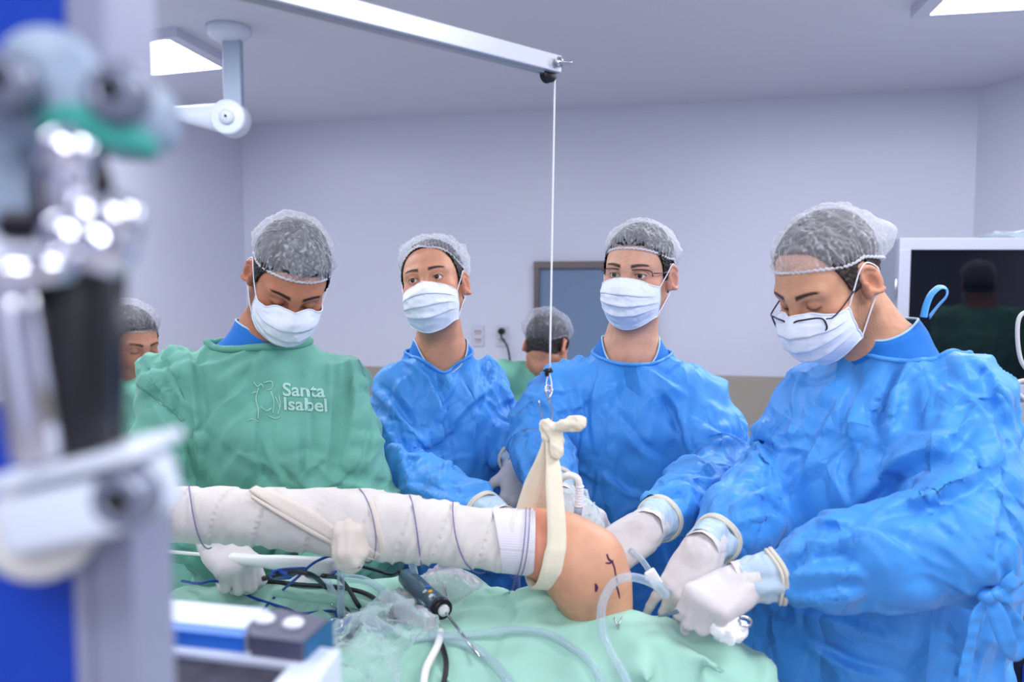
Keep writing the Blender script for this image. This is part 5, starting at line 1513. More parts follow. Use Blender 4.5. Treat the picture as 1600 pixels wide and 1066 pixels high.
f = MB(); f.torus(W(857, 614, 1.336), unit(A(.9, -.4, .1)), .009, .0013, 24, 8, (1, 1)); f.build('ring', 'steel', hk)
cr = empty('suspension_rope', W(857, 606, 1.338)); tag(cr, 'thin white rope running down from the boom pulley to the wire hook', 'rope')
top = pc + A(.003, -.002, 0) + bd * .012
f = MB(); f.tube([top, top + (W(859, 585, 1.34) - top) * .5, W(859, 585, 1.34)], .0016, 8, 4); f.build('line', 'ear_loop', cr)
f = MB(); f.tube([W(858, 585, 1.34), W(854, 596, 1.342), W(855, 606, 1.34), W(859, 612, 1.338), W(862, 604, 1.337), W(861, 594, 1.338)], .0011, 7, 5, closed=True); f.build('loop', 'ear_loop', cr)
f = MB(); f.cyl(W(858, 576, 1.34) - A(.004, 0, 0), W(858, 588, 1.34) - A(.004, 0, 0), .0035); f.tube([W(849, 579, 1.34), W(862, 581, 1.335), W(860, 576, 1.34)], .002, 7, 4); f.build('crimp', 'dark_metal', cr)
# ------------------------------------------------------------------ instruments and tubing on the drape
def cable(name, pts, r, m, label, cat, group=None, smooth=10, n=12):
    V, F, _ = tube_mesh(pts, r, n, smooth)
    return tag(mk(name, V, F, m), label, cat, group)
D = on_drape
wr0 = W(322, 866, 1.46)
wand = empty('electrosurgical_wand', W(420, 876, 1.44)); tag(wand, 'white wand with a thin shaft held in the gloved hand below the bandage', 'surgical wand')
f = MB(); f.cyl(W(262, 862, 1.50), W(364, 871, 1.455), .0035, 14); f.build('shaft', 'white_plastic', wand)
a, b = W(356, 872, 1.455), W(526, 888, 1.38); L = np.linalg.norm(b - a)
f = MB(); f.lathe(a, b - a, [(0, .005), (.01, .010), (L * .35, .0115), (L * .5, .0145), (L * .8, .0165), (L * .97, .0155), (L, .011)], 28); f.build('handle', 'white_plastic', wand)
e = W(524, 884, 1.40)
cable('blue_cable', [e, W(530, 872, 1.39), W(520, 868, 1.37), W(490, 880, 1.35), W(462, 905, 1.34), D(430, 935, .004), D(412, 955, .004)], .0024, 'cable_blue', 'blue cable from the wand crossing diagonally down to the left over the drape', 'cable')
cable('blue_cable', [D(284, 924, .02), W(310, 912, 1.42), W(335, 908, 1.42), D(362, 922, .006), D(400, 938, .004), D(450, 955, .004), D(470, 962, .004), D(520, 958, .004), D(540, 975, .004), D(528, 990, .004)], .0026, 'cable_blue', 'blue cable snaking from the far left over the drape to the forceps rings', 'cable')
cable('blue_cable', [W(527, 890, 1.395), W(515, 900, 1.36), D(480, 905, .006), D(440, 908, .006), D(424, 902, .006), D(432, 892, .01), W(470, 888, 1.36), W(478, 890, 1.35), D(450, 897, .01), D(437, 893, .01)], .0024, 'cable_blue', 'looped blue cable lying below the end of the white wand', 'cable')
cable('blue_cable', [D(530, 950, .008), D(522, 965, .008), D(532, 985, .008), D(548, 975, .01), D(536, 990, .008), D(515, 1008, .006)], .0026, 'cable_blue', 'short blue cable twisted round the forceps rings', 'cable')
cable('black_cable', [D(372, 915, .006), D(410, 912, .006), D(470, 918, .006), D(530, 922, .006), D(580, 935, .006), D(605, 958, .006), D(620, 975, .006)], .0042, 'black_rubber', 'black cable running across the drape from left to the pink bag', 'cable')
cable('black_cable', [D(410, 905, .005), D(450, 895, .012), D(485, 898, .012), D(510, 920, .006), D(540, 955, .006), D(552, 975, .006), D(548, 1000, .006), D(520, 1012, .006)], .0042, 'black_rubber', 'black cable curving down past the forceps to the clear bag', 'cable')
cable('black_cable', [D(505, 900, .02), D(530, 915, .014), D(560, 945, .012), D(568, 968, .012), D(556, 990, .008), D(540, 1005, .006)], .0040, 'black_rubber', 'black cable looping outermost beside the forceps tips', 'cable')
cable('clear_hose', [W(640, 868, 1.42), W(645, 885, 1.40), D(650, 908, .006), D(655, 925, .006)], .0070, 'clear_tube', 'short clear hose hanging behind the grey handpiece', 'tube')
cable('clear_hose', [D(490, 905, .012), D(512, 915, .014), D(545, 950, .012), D(575, 985, .010), D(600, 1000, .008)], .0062, 'clear_tube', 'clear hose running diagonally between the black cables', 'tube')
cable('clear_hose', [W(532, 892, 1.36), W(533, 920, 1.34), D(545, 950, .02), D(572, 978, .014), D(620, 1000, .01)], .0062, 'clear_tube', 'clear hose dropping from the end of the white wand', 'tube')
cable('clear_hose', [D(530, 908, .010), D(570, 912, .008), D(600, 930, .008), D(618, 960, .008), D(640, 985, .008)], .0060, 'clear_tube', 'clear hose arching over the drape to the pink bag', 'tube')
cable('clear_hose', [D(640, 1005, .008), D(690, 1002, .008), D(740, 998, .008), D(800, 990, .008), D(850, 993, .008), D(890, 1012, .008), D(925, 1045, .008), D(945, 1080, .008)], .0062, 'clear_tube', 'long clear hose curving across the front of the mint drape', 'tube')
cable('clear_hose', [D(670, 1008, .016), D(715, 1012, .010), D(755, 1030, .008), D(790, 1060, .008), D(800, 1085, .008)], .0075, 'clear_tube', 'wide clear hose bending down to the bottom edge', 'tube')
cable('clear_hose', [W(1042, 932, 1.21), W(1020, 912, 1.20), W(985, 902, 1.19), W(958, 912, 1.18), W(941, 945, 1.165), W(941, 985, 1.15), W(955, 1020, 1.13), W(975, 1055, 1.11), W(985, 1085, 1.09)], .0066, 'clear_tube', 'clear hose looping from the gloved hands in front of the marked skin', 'tube')
cable('clear_hose', [W(985, 860, 1.40), W(1000, 872, 1.38), W(1012, 888, 1.36), W(1022, 905, 1.34), W(1045, 925, 1.30)], .0055, 'clear_tube', 'clear hose held between the gloved fingers behind the white clip', 'tube')
cable('white_tube', [D(688, 1000, .014), D(684, 1020, .012), D(672, 1050, .010), D(664, 1085, .010)], .0062, 'white_plastic', 'opaque white tube hanging beside a black cable at the bottom edge', 'tube')
cable('black_cable', [D(684, 1008, .010), D(694, 1025, .010), D(694, 1050, .008), D(690, 1085, .008)], .0042, 'black_rubber', 'short black cable beside the white tube at the bottom edge', 'cable')
# white clamp clip on the hose
c = W(1022, 905, 1.33); cl = MB()
cl.box(c, (.020, .012, .034), np.array(Matrix.Rotation(R(-32), 3, 'Y')), .003); cl.box(c + A(-.010, 0, .004), (.012, .010, .010), np.array(Matrix.Rotation(R(-10), 3, 'Y')), .002)
tag(cl.build('hose_clip', 'white_plastic'), 'small white clip on the clear hose beside the gloved hands', 'clip')
# powered handpiece with steel rod
hp = empty('shaver_handpiece', D(660, 945, .0)); tag(hp, 'grey cylindrical handpiece with coloured buttons and a long steel rod', 'surgical handpiece')
a, b = D(640, 915, .030), D(690, 978, .030); b = b * .9 + W(690, 978, a[1] - .12) * .1; u = unit(b - a); L = np.linalg.norm(b - a)
f = MB(); f.lathe(a, u, [(0, .010), (.006, .0155), (.03, .0175), (L * .5, .0175), (L * .72, .0165), (L * .74, .0175), (L * .98, .0165), (L, .013)], 32); f.build('barrel', 'handpiece', hp)
f = MB(); f.lathe(b - u * .012, u, [(0, .0178), (.004, .0182), (.013, .0175), (.014, .012)], 32); f.build('collar', 'black_plastic', hp)
f = MB(); f.lathe(b, u, [(0, .0105), (.006, .010), (.010, .006), (.013, .003)], 24); f.build('hub', 'white_plastic', hp)
rod_end = D(748, 1041, .020)
f = MB(); f.cyl(b + u * .008, rod_end, .0024, 14); f.ball(rod_end, .0030); f.build('rod', 'steel', hp)
e1 = unit(A(0, -.6, 1) - u * (A(0, -.6, 1) @ u)); e2 = np.cross(u, e1)
for q, sd, m in ((.63, -.3, 'button_blue'), (.74, -.05, 'button_yellow'), (.68, .35, 'steel_rough'), (.82, .28, 'screw_white')):
    p = a + u * L * q; n = unit(e1 + e2 * sd); f = MB(); f.cyl(p + n * .015, p + n * .0188, .0042, 18, bev=.001); f.build('button', m, hp)
f = MB(); f.box(a + u * L * .72 - e2 * .016 * -1, (.012, .010, .03), frame_from(e1, u), .003); f.build('trigger', 'handpiece', hp)
f = MB(); f.lathe(a, -u, [(0, .0085), (.012, .0075), (.028, .004)], 18); st = a - u * .026
f.tube([st, W(612, 898, 1.42), W(590, 892, 1.40), W(563, 885, 1.36)], .0028, 8, 6); f.build('cable', 'black_rubber', hp)
# forceps
fc = empty('forceps', D(560, 968, .0)); tag(fc, 'steel ring-handled forceps lying on the drape by the blue cable', 'forceps')
def fpt(x, y, o=.014): return D(x, y, o)
for s, ry, rx in ((1, 950, 528), (-1, 990, 522)):
    f = MB()
    c = fpt(rx, ry); nn = unit(A(.1, -.8, 1)); f.torus(c, nn, .0125, .0016, 28, 8, (1.0, .8))
    st = fpt(rx + 12, ry + (8 if s > 0 else -6)); pv = fpt(590, 972, .014)
    f.tube([st, fpt(545, 968 - s * 2 + (0 if s > 0 else 4)), pv, fpt(640, 984 - s * 1.5, .014)], [.0022, .0020, .0022, .0012], 8, 6)
    f.build('ring_handle', 'steel', fc)
f = MB(); f.cyl(fpt(590, 972, .010), fpt(590, 972, .019), .0035, 16); f.build('pivot', 'steel_rough', fc)
# towel clamp at the drape edge and other small steel
tc_ = empty('towel_clamp', W(966, 975, 1.24)); tag(tc_, 'small steel towel clamp closing the drape edge below the marked skin', 'clamp')
f = MB(); f.tube([W(960, 966, 1.235), W(963, 974, 1.225), W(966, 986, 1.225), W(965, 995, 1.225)], .0014, 8, 5); f.tube([W(972, 964, 1.235), W(968, 974, 1.225), W(966, 986, 1.225), W(968, 994, 1.225)], .0014, 8, 5); f.build('jaw', 'steel', tc_)
nh = empty('needle_holder', W(1165, 972, 1.17)); tag(nh, 'steel instrument with a ring handle poking out of the lower gloved fist', 'instrument')
f = MB(); f.torus(W(1164, 971, 1.17), unit(A(.2, -.5, 1)), .0105, .0024, 26, 8, (1, .8)); f.tube([W(1154, 974, 1.175), W(1135, 972, 1.195), W(1110, 960, 1.22)], .0026, 8, 5); f.build('ring_handle', 'steel', nh)
f = MB(); f.tube([W(1060, 955, 1.19), W(1045, 960, 1.19), W(1028, 964, 1.19)], [.005, .004, .001], 10, 5, flat=((0, 0, 1), .6)); f.build('blade', 'handpiece', nh)
v = Vol(W(1140, 985, 1.17) - A(.06, .05, .05), W(1140, 985, 1.17) + A(.06, .05, .05), .0024)
v.chain([W(1118, 980, 1.175), W(1136, 986, 1.17), W(1152, 992, 1.17)], [.010, .016, .011], k=.01); v.chain([W(1140, 974, 1.18), W(1158, 982, 1.175)], [.010, .009], k=.01)
P, Q = v.mesh(); N = vnormals(P, Q); P = P + N * (.0022 * rnoise(P, .018, 3) + .0018 * np.abs(rnoise(P, .012, 5)))[:, None]
tag(mk('gauze_pad', P, Q, 'gauze'), 'crumpled white gauze pad hanging below the lower gloved fist', 'gauze')

# plastic film: camera sleeves and bag
def film_bag(name, pts, rad, m, label, seed, parent=None, crump=.008, h=.0035, ca=(.001, .0045)):
    v = Vol(np.min(pts, 0) - max(rad) - .02, np.max(pts, 0) + max(rad) + .02, h)
    v.chain(pts, rad, k=.02); P, Q = v.mesh(); N = vnormals(P, Q)
    P = P + N * (crump * (np.abs(rnoise(P, .09, seed, 8)) - .5) + crump * .25 * np.abs(rnoise(P, .05, seed + 1, 8)))[:, None]
    P = creases(P, Q, 130, lambda c, nn, rg: rg.normal(size=3), seed, amp=ca, length=(.02, .07), w1=(.0025, .005), w2=(.008, .018))
    return tag(mk(name, P, Q, m), label, 'plastic film')
film_bag('plastic_sleeve', [D(616, 955, .004), D(636, 964, .006), D(656, 975, .0)], [.022, .024, .016], 'plastic_pink', 'crumpled pinkish plastic sleeve lying under the grey handpiece', 5)
film_bag('plastic_sleeve', [D(675, 928, .0), W(694, 914, 1.48), D(724, 920, .0)], [.010, .018, .016], 'plastic_pink', 'crumpled clear plastic sleeve behind the grey handpiece', 9)
film_bag('plastic_bag', [D(665, 990, .01), D(610, 1000, .018), D(570, 1030, .018), D(560, 1080, .016)], [.018, .032, .040, .045], 'plastic_film', 'large clear plastic bag spilling over the drape at the bottom edge', 13, crump=.012, ca=(.003, .009))
film_bag('plastic_sleeve', [W(893, 795, 1.50), W(903, 815, 1.48), W(905, 835, 1.47)], [.022, .020, .016], 'plastic_film', 'clear plastic sleeve round the instrument beneath the ribbed hose', 17)
# ribbed hose bend and steel tip beside the sling
rb = empty('irrigation_hose', W(905, 800, 1.42)); tag(rb, 'white bent hose with a ribbed grey collar and steel tip beside the sling', 'hose')
f = MB(); f.tube([W(868, 770, 1.44), W(875, 752, 1.42), W(888, 743, 1.40), W(902, 748, 1.39), W(906, 762, 1.39)], .0062, 14, 8); f.build('bend', 'white_plastic', rb)
f = MB(); a, b = W(906, 758, 1.39), W(904, 792, 1.395); u = unit(b - a); L = np.linalg.norm(b - a)
pr = []
for i in range(8): pr += [(L * i / 8, .0060), (L * (i + .35) / 8, .0078), (L * (i + .65) / 8, .0078)]
f.lathe(a, u, pr + [(L, .006)], 22); f.build('ribbed_collar', 'ear_loop', rb)
f = MB(); f.cyl(b, W(902, 808, 1.40), .0072, 20); f.build('sleeve', 'painted_grey', rb)
f = MB(); f.cyl(W(902, 806, 1.40), W(898, 832, 1.405), .0062, 20, bev=.001); f.build('steel_tip', 'steel', rb)

# ------------------------------------------------------------------ out-of-focus equipment close to the lens
Yf = .33
def slabpx(mb, x0, y0, x1, y1, Y, depth, bev=.002):
    a, b = W(x0, y0, Y), W(x1, y1, Y); c = (a + b) / 2; c[1] = Y + depth / 2
    mb.box(c, (abs(b[0] - a[0]), depth, abs(a[2] - b[2])), None, bev)
tw = empty('equipment_tower', A(W(190, 533, Yf)[0], Yf + .02, 0)); tag(tw, 'aluminium upright with a blue side panel close in front at left', 'equipment tower')
xa, xb = W(118, 533, Yf)[0], W(262, 533, Yf + .044)[0]; xm = (xa + xb) / 2
zU, zL = W(200, 228, Yf)[2], W(200, 726, Yf)[2]
f = MB(); f.box((xm, Yf + .022, (2.0 + zU) / 2), (xb - xa, .044, 2.0 - zU), None, .003); f.box((xm, Yf + .022, zL / 2), (xb - xa, .044, zL), None, .003)
f.box((xm - .0095, Yf - .001, zL / 2), (.006, .004, zL - .01)); f.box((xm + .0095, Yf - .001, zL / 2), (.006, .004, zL - .01)); f.build('upright', 'upright_alu', tw, smooth=False)
f = MB(); f.box((xa - .16, Yf + .03, (1.99 + zU) / 2), (.32, .006, 1.99 - zU)); f.box((xa - .16, Yf + .03, (zL + .03) / 2), (.32, .006, zL + .01)); f.build('side_panel', 'blue_panel', tw, smooth=False)
f = MB(); f.box((xa - .15, Yf + .05, .03), (.42, .40, .06), None, .01); f.build('base', 'steel_rough', tw, smooth=False)
def clampset(name, label):
    t = empty(name, W(140, 300, Yf)); tag(t, label, 'clamp'); return t
uc = clampset('upper_clamp', 'blurred grey clamp block with two bolts and a teal strap on the upright')
uc.name = 'pole_clamp'
f = MB(); slabpx(f, -60, 96, 212, 212, Yf - .050, .045, .008); slabpx(f, -60, 190, 46, 360, Yf - .02, .02, .006); f.cyl(W(80, 118, Yf - .046), W(80, 118, Yf - .002), .0165, 36, bev=.005); f.build('block', 'painted_grey', uc)
for (x, y) in ((22, 135), (192, 150)):
    f = MB(); c = W(x, y, Yf - .055); f.lathe(c, (0, -1, 0), [(0, .0105), (.006, .0104), (.010, .0080), (.0115, .0045), (.008, .0030)], 28)
    bo = f.build('bolt', 'bolt_grey', uc)
    f = MB(); f.cyl(c - A(0, .0035, 0), c - A(0, .0118, 0), .0030, 6); f.build('hex_socket', 'dark_metal', bo)
f = MB(); f.tube([W(60, 190, Yf - .045), W(120, 190, Yf - .055), W(180, 208, Yf - .055), W(238, 232, Yf - .045)], [.0045, .006, .006, .004], 12, 6, flat=((0, 1, 0), .5)); f.build('strap', 'teal_strap', uc)
kb = clampset('lever_x', 'blurred chrome locking lever and black knob between the two clamps'); kb.name = 'locking_lever'
f = MB(); f.tube([W(118, 225, Yf - .05), W(90, 260, Yf - .055), W(75, 300, Yf - .055), W(84, 345, Yf - .05)], .0055, 12, 6); f.tube([W(120, 225, Yf - .05), W(140, 255, Yf - .055), W(150, 300, Yf - .055), W(128, 345, Yf - .05)], .0055, 12, 6); f.build('fork', 'dark_metal', kb)
f = MB(); f.cyl(W(105, 235, Yf - .065), W(112, 350, Yf - .06), .0075, 24, bev=.002); f.ball(W(105, 238, Yf - .07), .0085); f.build('stem', 'chrome', kb)
f = MB(); f.cyl(W(5, 352, Yf - .05), W(215, 360, Yf - .05), .0058, 20, bev=.002); f.build('cross_bar', 'dark_metal', kb)
f = MB(); f.ball(W(112, 372, Yf - .07), .0095); f.ball(W(182, 342, Yf - .07), .008); f.ball(W(138, 336, Yf - .068), .007); f.ball(W(160, 382, Yf - .068), .011); f.build('glint_ball', 'chrome', kb)  # chrome balls added at the bright spots to give highlights
f = MB(); f.cyl(W(122, 392, Yf - .055), W(118, 720, Yf - .05), .0125, 32, bev=.003); f.build('grip', 'black_plastic', kb)
f = MB(); f.cyl(W(176, 420, Yf - .035), W(172, 720, Yf - .035), .005, 20); f.build('rod', 'dark_metal', kb)
f = MB(); f.cyl(W(30, 400, Yf - .075), W(42, 455, Yf - .075), .0165, 36, bev=.005); f.cyl(W(15, 440, Yf - .07), W(60, 720, Yf - .065), .0085, 28, bev=.003); f.build('cylinder', 'chrome', kb)
lc = clampset('lower_x', 'blurred pale lower clamp bracket with a bolt around the upright'); lc.name = 'pole_clamp'
f = MB(); a, b = W(66, 800, Yf - .045), W(228, 765, Yf - .045); ax_ = unit(b - a); f.box((a + b) / 2, (np.linalg.norm(b - a) + .01, .04, .021), frame_from(A(0, 1, 0), np.cross(ax_, A(0, 1, 0))), .004)
f.box((a + b) / 2 + A(0, -.002, .016), (np.linalg.norm(b - a) + .014, .044, .005), frame_from(A(0, 1, 0), np.cross(ax_, A(0, 1, 0))), .002); f.build('bracket', 'painted_white', lc)
f = MB(); c = W(205, 772, Yf - .055); f.lathe(c, (0, -1, 0), [(0, .0115), (.008, .0112), (.011, .008), (.0112, .004), (.007, .0036)], 28); bo = f.build('bolt', 'bolt_grey', lc)
f = MB(); f.cyl(c - A(0, .0035, 0), c - A(0, .0118, 0), .004, 6); f.build('hex_socket', 'dark_metal', bo)
f = MB(); f.cyl(W(66, 826, Yf - .045), W(66, 826, Yf - .0), .019, 40, bev=.005); f.build('round_end', 'cord_white', lc)

# open case with an aluminium rim and a corner block below it
zc_ = 1.33
def prism(mb, pxs, z1, z0):
    P = [WZ(x, y, z1) for x, y in pxs]; n = len(P)
    V = P + [A(p[0], p[1], z0) for p in P]
    return mb.add(V, [list(range(n)), list(range(2 * n - 1, n - 1, -1))] + [[i, n + i, n + (i + 1) % n, (i + 1) % n] for i in range(n)])
cs_ = empty('instrument_case', WZ(380, 1040, zc_) - A(0, 0, .6)); cs_.location.z = 0; ORG[cs_][2] = 0
tag(cs_, 'blurred open case with aluminium rim and blue stripe at lower left', 'case')
f = MB(); prism(f, [(130, 925), (420, 952), (385, 992), (130, 966)], zc_ + .012, zc_ - .03); f.build('back_rail', 'painted_white', cs_, smooth=False)
f = MB(); prism(f, [(130, 956), (388, 983), (380, 996), (130, 970)], zc_ + .0125, zc_ - .02); f.build('blue_stripe', 'button_blue', cs_, smooth=False)
f = MB()
P = [WZ(x, y, zc_ + .016) for x, y in [(408, 956), (440, 952), (513, 968), (472, 1004), (392, 994), (386, 978)]]; n = 6
f.add(P + [p - A(0, 0, .05) for p in P], [list(range(n)), list(range(2 * n - 1, n - 1, -1))] + [[i, n + i, n + (i + 1) % n, (i + 1) % n] for i in range(n)])
cb = f.build('corner_block', 'grey_equipment', cs_, smooth=False); cb.data.materials[0] = mat('block_grey', (82, 82, 104), .5)
f = MB(); P = [WZ(514, 968, zc_ + .014), WZ(472, 1006, zc_ + .014)]; V = P + [p - A(0, 0, .05) for p in P[::-1]]; V2 = [p + A(.003, .002, 0) for p in V]
f.add(V + V2, [[0, 1, 2, 3], [7, 6, 5, 4], [0, 4, 5, 1], [1, 5, 6, 2], [2, 6, 7, 3], [3, 7, 4, 0]]); f.build('side_plate', 'teal_side', cs_, smooth=False)
for x, y in ((413, 971), (458, 978)):
    f = MB(); c = WZ(x, y, zc_ + .016); f.lathe(c, (0, 0, 1), [(0, .0085), (.003, .0085), (.005, .006)], 26); f.build('screw', 'screw_white', cs_)
f = MB(); prism(f, [(130, 966), (385, 996), (472, 1006), (532, 1016), (480, 1090), (410, 1090), (452, 1040), (130, 1004)], zc_, zc_ - .035); f.build('rim', 'painted_white', cs_, smooth=False)
f = MB(); prism(f, [(130, 1000), (456, 1036), (410, 1095), (130, 1095)], zc_ - .004, zc_ - .03); f.build('foam_insert', 'foam', cs_, smooth=False)
f = MB(); prism(f, [(130, 960), (505, 1004), (528, 1018), (482, 1095), (130, 1095)], zc_ - .036, zc_ - .30); f.build('shell', 'teal_side', cs_, smooth=False)
sx = cs_.location.x + .12; f = MB(); f.box((sx - .05, cs_.location.y, .51), (.06, .06, 1.03), None, .004); f.box((sx - .05, cs_.location.y, .02), (.2, .2, .04), None, .01); f.build('stand', 'steel_rough', cs_, smooth=False)

# ------------------------------------------------------------------ background people
def back_person(label, neck, head, yaw, sh, el, wr, gown, seed, **k):
    S = dict(label=label, head=head, neck=neck, chest=neck + A(0, k.pop('lean', 0.0), -.2), pelvis=neck + A(k.pop('px', 0), k.pop('py', 0), -.5), yaw=yaw, sh=sh, el=el, wr=wr,
             skin=(190, 135, 110), hair=(30, 22, 20), eyes='closed', gown=gown, hres=.0035, cut=neck_cut(neck, (.10, .10), .04), gownkw=dict(h=.014, sub=0, iters=40, seed=seed, exp=(1.05, 1.02), sleeve_exp=(1.06, 1.04)), mask=k.pop('mask', False),
             capkw=dict(m=k.pop('capm', 'cap_grey'), seed=seed, puff=k.pop('puff', (.010, .016, .008)), front=.06), girth=k.pop('girth', .95), **k)
    make_person(S); return S
nk = W(856, 576, 3.4)
back_person('person in a green gown and grey hair cap turned away by the window', nk, (W(854, 540, 3.34), 150, 30, 0), 160, P2(nk + A(.15, 0, -.07), nk + A(-.19, -.03, -.03)), P2(nk + A(.22, .15, -.3), nk + A(-.27, .1, -.32)), P2(nk + A(.12, .4, -.35), nk + A(-.15, .4, -.38)), 'nurse_green', 51, px=-.13, hscale=1.05, shirt=False)
nk = W(196, 585, 2.75)
back_person('person in a green gown half hidden between the blurred upright and the leftmost surgeon', nk, (W(203, 536, 2.72), 55, 15, 0), 40, P2(nk + A(-.16, .1, -.07), nk + A(.10, -.08, -.07)), P2(nk + A(-.2, .1, -.34), nk + A(.14, -.12, -.34)), P2(nk + A(-.05, -.2, -.4), nk + A(.2, -.3, -.4)), 'nurse_green', 61, girth=.8, shirt=False)
# something blue with a beige cable at the right edge
ic = cable('beige_cable', [W(1655, 468, 1.755), W(1612, 484, 1.75), W(1593, 496, 1.75), W(1590, 530, 1.75), W(1596, 565, 1.75), W(1612, 590, 1.75), W(1590, 598, 1.75), W(1594, 618, 1.75), W(1655, 652, 1.755)], .0045, 'cord_white', 'beige cable hanging at the right edge before the dark glass door', 'cable')

nk = A(2.86, 2.25, 1.50)
back_person('person in dark green scrubs seen as a reflection in the dark glass door', nk, (nk + A(-.03, 0, .12), 20, 10, 0), 40, P2(nk + A(-.16, -.1, -.09), nk + A(.16, .1, -.09)), P2(nk + A(-.2, -.1, -.34), nk + A(.2, .1, -.34)), P2(nk + A(-.05, -.3, -.4), nk + A(.05, -.3, -.4)), 'nurse_green', 71, shirt=False, mask=True)
# black cart with a blue liner behind the rightmost surgeon
bt = empty('waste_bin', A(1.28, 1.95, 0)); tag(bt, 'black bin with a dark blue liner at the bottom right corner', 'bin')
f = MB(); f.box((1.34, 1.95, .42), (.40, .40, .80), None, .03); f.build('body', 'black_plastic', bt); f = MB(); f.box((1.34, 1.95, .84), (.43, .43, .05), None, .015); f.build('lid', 'dark_metal', bt)
f = MB(); f.box((1.30, 1.742, .52), (.30, .02, .5), None, .008); f.build('liner', 'blue_panel', bt)

ds = empty('drip_stand', A(W(1668, 500, 1.78)[0], 1.78, 0)); tag(ds, 'steel drip stand at the right edge carrying the beige cable', 'stand')
dx_ = ds.location.x; f = MB(); f.cyl((dx_, 1.78, .05), (dx_, 1.78, 1.95), .0125, 20); f.tube([(dx_ - .10, 1.78, 1.93), (dx_ - .09, 1.78, 1.90), (dx_, 1.78, 1.94), (dx_ + .09, 1.78, 1.90), (dx_ + .10, 1.78, 1.93)], .004, 8, 6); f.build('pole', 'steel_rough', ds)
f = MB()
for k in range(5):
    a_ = k * 2 * math.pi / 5 + .3; f.tube([(dx_, 1.78, .10), (dx_ + .13 * math.cos(a_), 1.78 + .13 * math.sin(a_), .07), (dx_ + .26 * math.cos(a_), 1.78 + .26 * math.sin(a_), .04)], .012, 8, 4)
f.build('base', 'steel_rough', ds)
f = MB(); f.box((dx_, 1.76, W(1640, 470, 1.75)[2]), (.05, .05, .05), None, .008); f.box((dx_, 1.76, W(1640, 650, 1.75)[2]), (.05, .05, .05), None, .008); f.build('holder', 'painted_grey', ds)
# ------------------------------------------------------------------ gown details: print, seams, ties
def surf(S):
    g, GP, GQ = S['gownobj']
    return g, BVHTree.FromPolygons([Vector(p) for p in GP], [list(map(int, q)) for q in GQ])
def hit(bv, px, py, off=.001):
    d = ray(px, py); h = bv.ray_cast(Vector((0, 0, CAM_Z)), Vector(d).normalized())
    if h[0] is None: return None
    n = np.array(h[1]); n = n if n @ d < 0 else -n
    return np.array(h[0]) + n * off, n
g1, bv1 = surf(S1)
cu = bpy.data.curves.new('print_text', 'FONT'); cu.body = 'Santa\nIsabel'; cu.size = 1.0; cu.space_line = .78; cu.offset = .02; cu.resolution_u = 4
to = bpy.data.objects.new('print_text', cu); COL.objects.link(to)
bpy.context.view_layer.update()
me = to.evaluated_get(bpy.context.evaluated_depsgraph_get()).to_mesh()
tv = np.array([v.co[:] for v in me.vertices]); tf = [list(p.vertices) for p in me.polygons]
bpy.data.objects.remove(to)
if len(tv):
    lo, hi = tv.min(0), tv.max(0)
    U_ = (tv[:, 0] - lo[0]) / (hi[0] - lo[0]); V_ = (hi[1] - tv[:, 1]) / (hi[1] - lo[1])
    P = []
    for u, v_ in zip(U_, V_):
        r = hit(bv1, 441 + 68 * u + 2 * v_, 598 + 43 * v_ + 3 * u, .0024)
        P.append(r[0] if r else W(441 + 68 * u, 598 + 43 * v_, 1.7))
    mk('printed_text', P, tf, 'gown_print', g1)
sk_lines = [[(396, 597), (402, 604), (408, 600), (412, 606)], [(404, 606), (400, 622), (404, 640), (402, 655)], [(412, 598), (424, 596), (426, 606), (418, 610)], [(424, 612), (428, 628), (426, 646)], [(408, 636), (416, 642), (424, 638)],
            [(436, 618), (438, 634), (434, 648)], [(430, 620), (434, 628), (438, 640)], [(388, 658), (394, 655), (404, 660)], [(420, 650), (430, 654), (438, 652)], [(394, 614), (400, 612)]]
mb = MB()
for ln in sk_lines:
    pts = [hit(bv1, x, y, .0012) for x, y in ln]
    if all(pts): mb.tube([p[0] for p in pts], .0011, 6, 5)
mb.build('printed_sketch', 'gown_print', g1)
def seam(bv, pxs, m, parent, r=.0016, name='seam', w=None):
    pts = []
    for a, b in zip(pxs[:-1], pxs[1:]):
        for t_ in np.linspace(0, 1, 6, endpoint=False): pts.append((a[0] + (b[0] - a[0]) * t_, a[1] + (b[1] - a[1]) * t_))
    pn = [hit(bv, x, y, .0004) for x, y in pts]; pn = [p for p in pn if p]
    if len(pn) < 4: return
    if w: V, F = ribbon([p[0] for p in pn], w, [p[1] for p in pn], .0022, 2)
    else: V, F, _ = tube_mesh([p[0] for p in pn], r, 6, 2)
    return mk(name, V, F, m, parent)
seam(bv1, [(214, 600), (232, 612), (255, 630), (275, 645), (288, 660)], 'gown_green_seam', g1, w=.009)
seam(bv1, [(216, 604), (234, 616), (256, 634), (274, 648)], 'gown_print', g1, r=.0007, name='stitching')
seam(bv1, [(548, 540), (556, 556), (566, 575), (570, 590)], 'gown_green_seam', g1, w=.008)
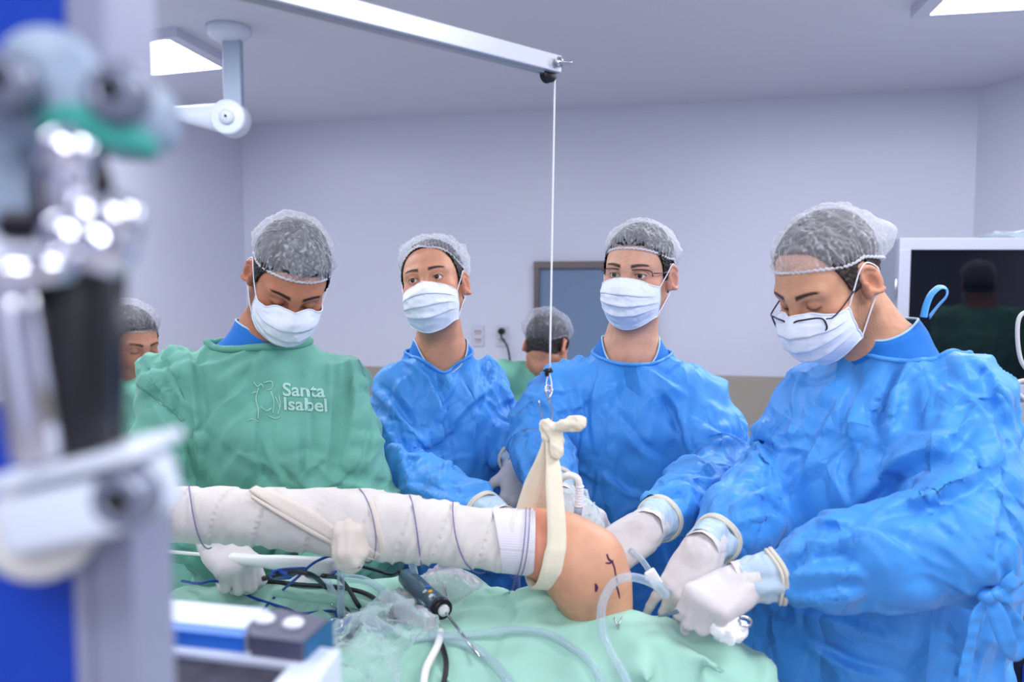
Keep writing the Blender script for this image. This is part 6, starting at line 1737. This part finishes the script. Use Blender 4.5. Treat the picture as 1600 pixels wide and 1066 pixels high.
# surgeon 4: collar tie loop and waist bow
g4, bv4 = surf(S4)
def rib(pxs, w, m, parent, name, nrm=(0, -1, .1), thick=.0012):
    pts = [W(x, y, d) for x, y, d in pxs]; V, F = ribbon(pts, w, [A(*nrm)] * len(pts), thick, 8)
    V = V + np.outer(rnoise(V, .03, 5) * .0012, A(0, -1, 0)); return mk(name, V, F, m, parent)
V, F = ribbon([W(1443, 496, 1.42), W(1447, 478, 1.43), W(1455, 460, 1.44), W(1468, 449, 1.45), W(1479, 452, 1.455), W(1478, 464, 1.45), W(1466, 478, 1.44), W(1452, 496, 1.43)], .012,
              [A(-.5, -.8, .2), A(-.6, -.7, .3), A(-.5, -.6, .5), A(-.1, -.6, .8), A(.6, -.6, .5), A(.6, -.7, -.4), A(.5, -.7, -.5), A(.4, -.8, -.4)], .0012, 8)
mk('tie_loop', V, F, 'gown_blue', g4)
kh = hit(bv4, 1540, 930, .008); kd = kh[0][1] if kh else 1.35
kd = min(kd, 1.45)
mb = MB(); kc = W(1543, 932, kd - .01); mb.ball(kc, (.016, .012, .011)); mb.ball(kc + A(.008, -.004, .004), (.010, .010, .009)); mb.build('knot', 'gown_blue', g4)
kd -= .012
rib([(1545, 930, kd), (1565, 922, kd), (1585, 905, kd), (1625, 880, kd + .05)], [.012, .020, .024, .022], 'gown_blue', g4, 'waist_tie')
rib([(1548, 936, kd), (1575, 930, kd), (1600, 928, kd + .02), (1640, 920, kd + .06)], [.014, .024, .028, .026], 'gown_blue', g4, 'waist_tie')
rib([(1545, 936, kd), (1558, 960, kd - .004), (1572, 1000, kd - .004), (1584, 1022, kd), (1592, 1014, kd + .01), (1585, 975, kd + .015), (1560, 942, kd + .01)], [.016, .026, .026, .022, .024, .026, .016], 'gown_blue', g4, 'waist_tie', (-.2, -1, .1))
rib([(1540, 938, kd), (1525, 965, kd - .002), (1518, 1000, kd - .002), (1510, 1035, kd), (1502, 1085, kd)], [.014, .020, .018, .022, .02], 'gown_blue', g4, 'waist_tie', (.2, -1, 0))
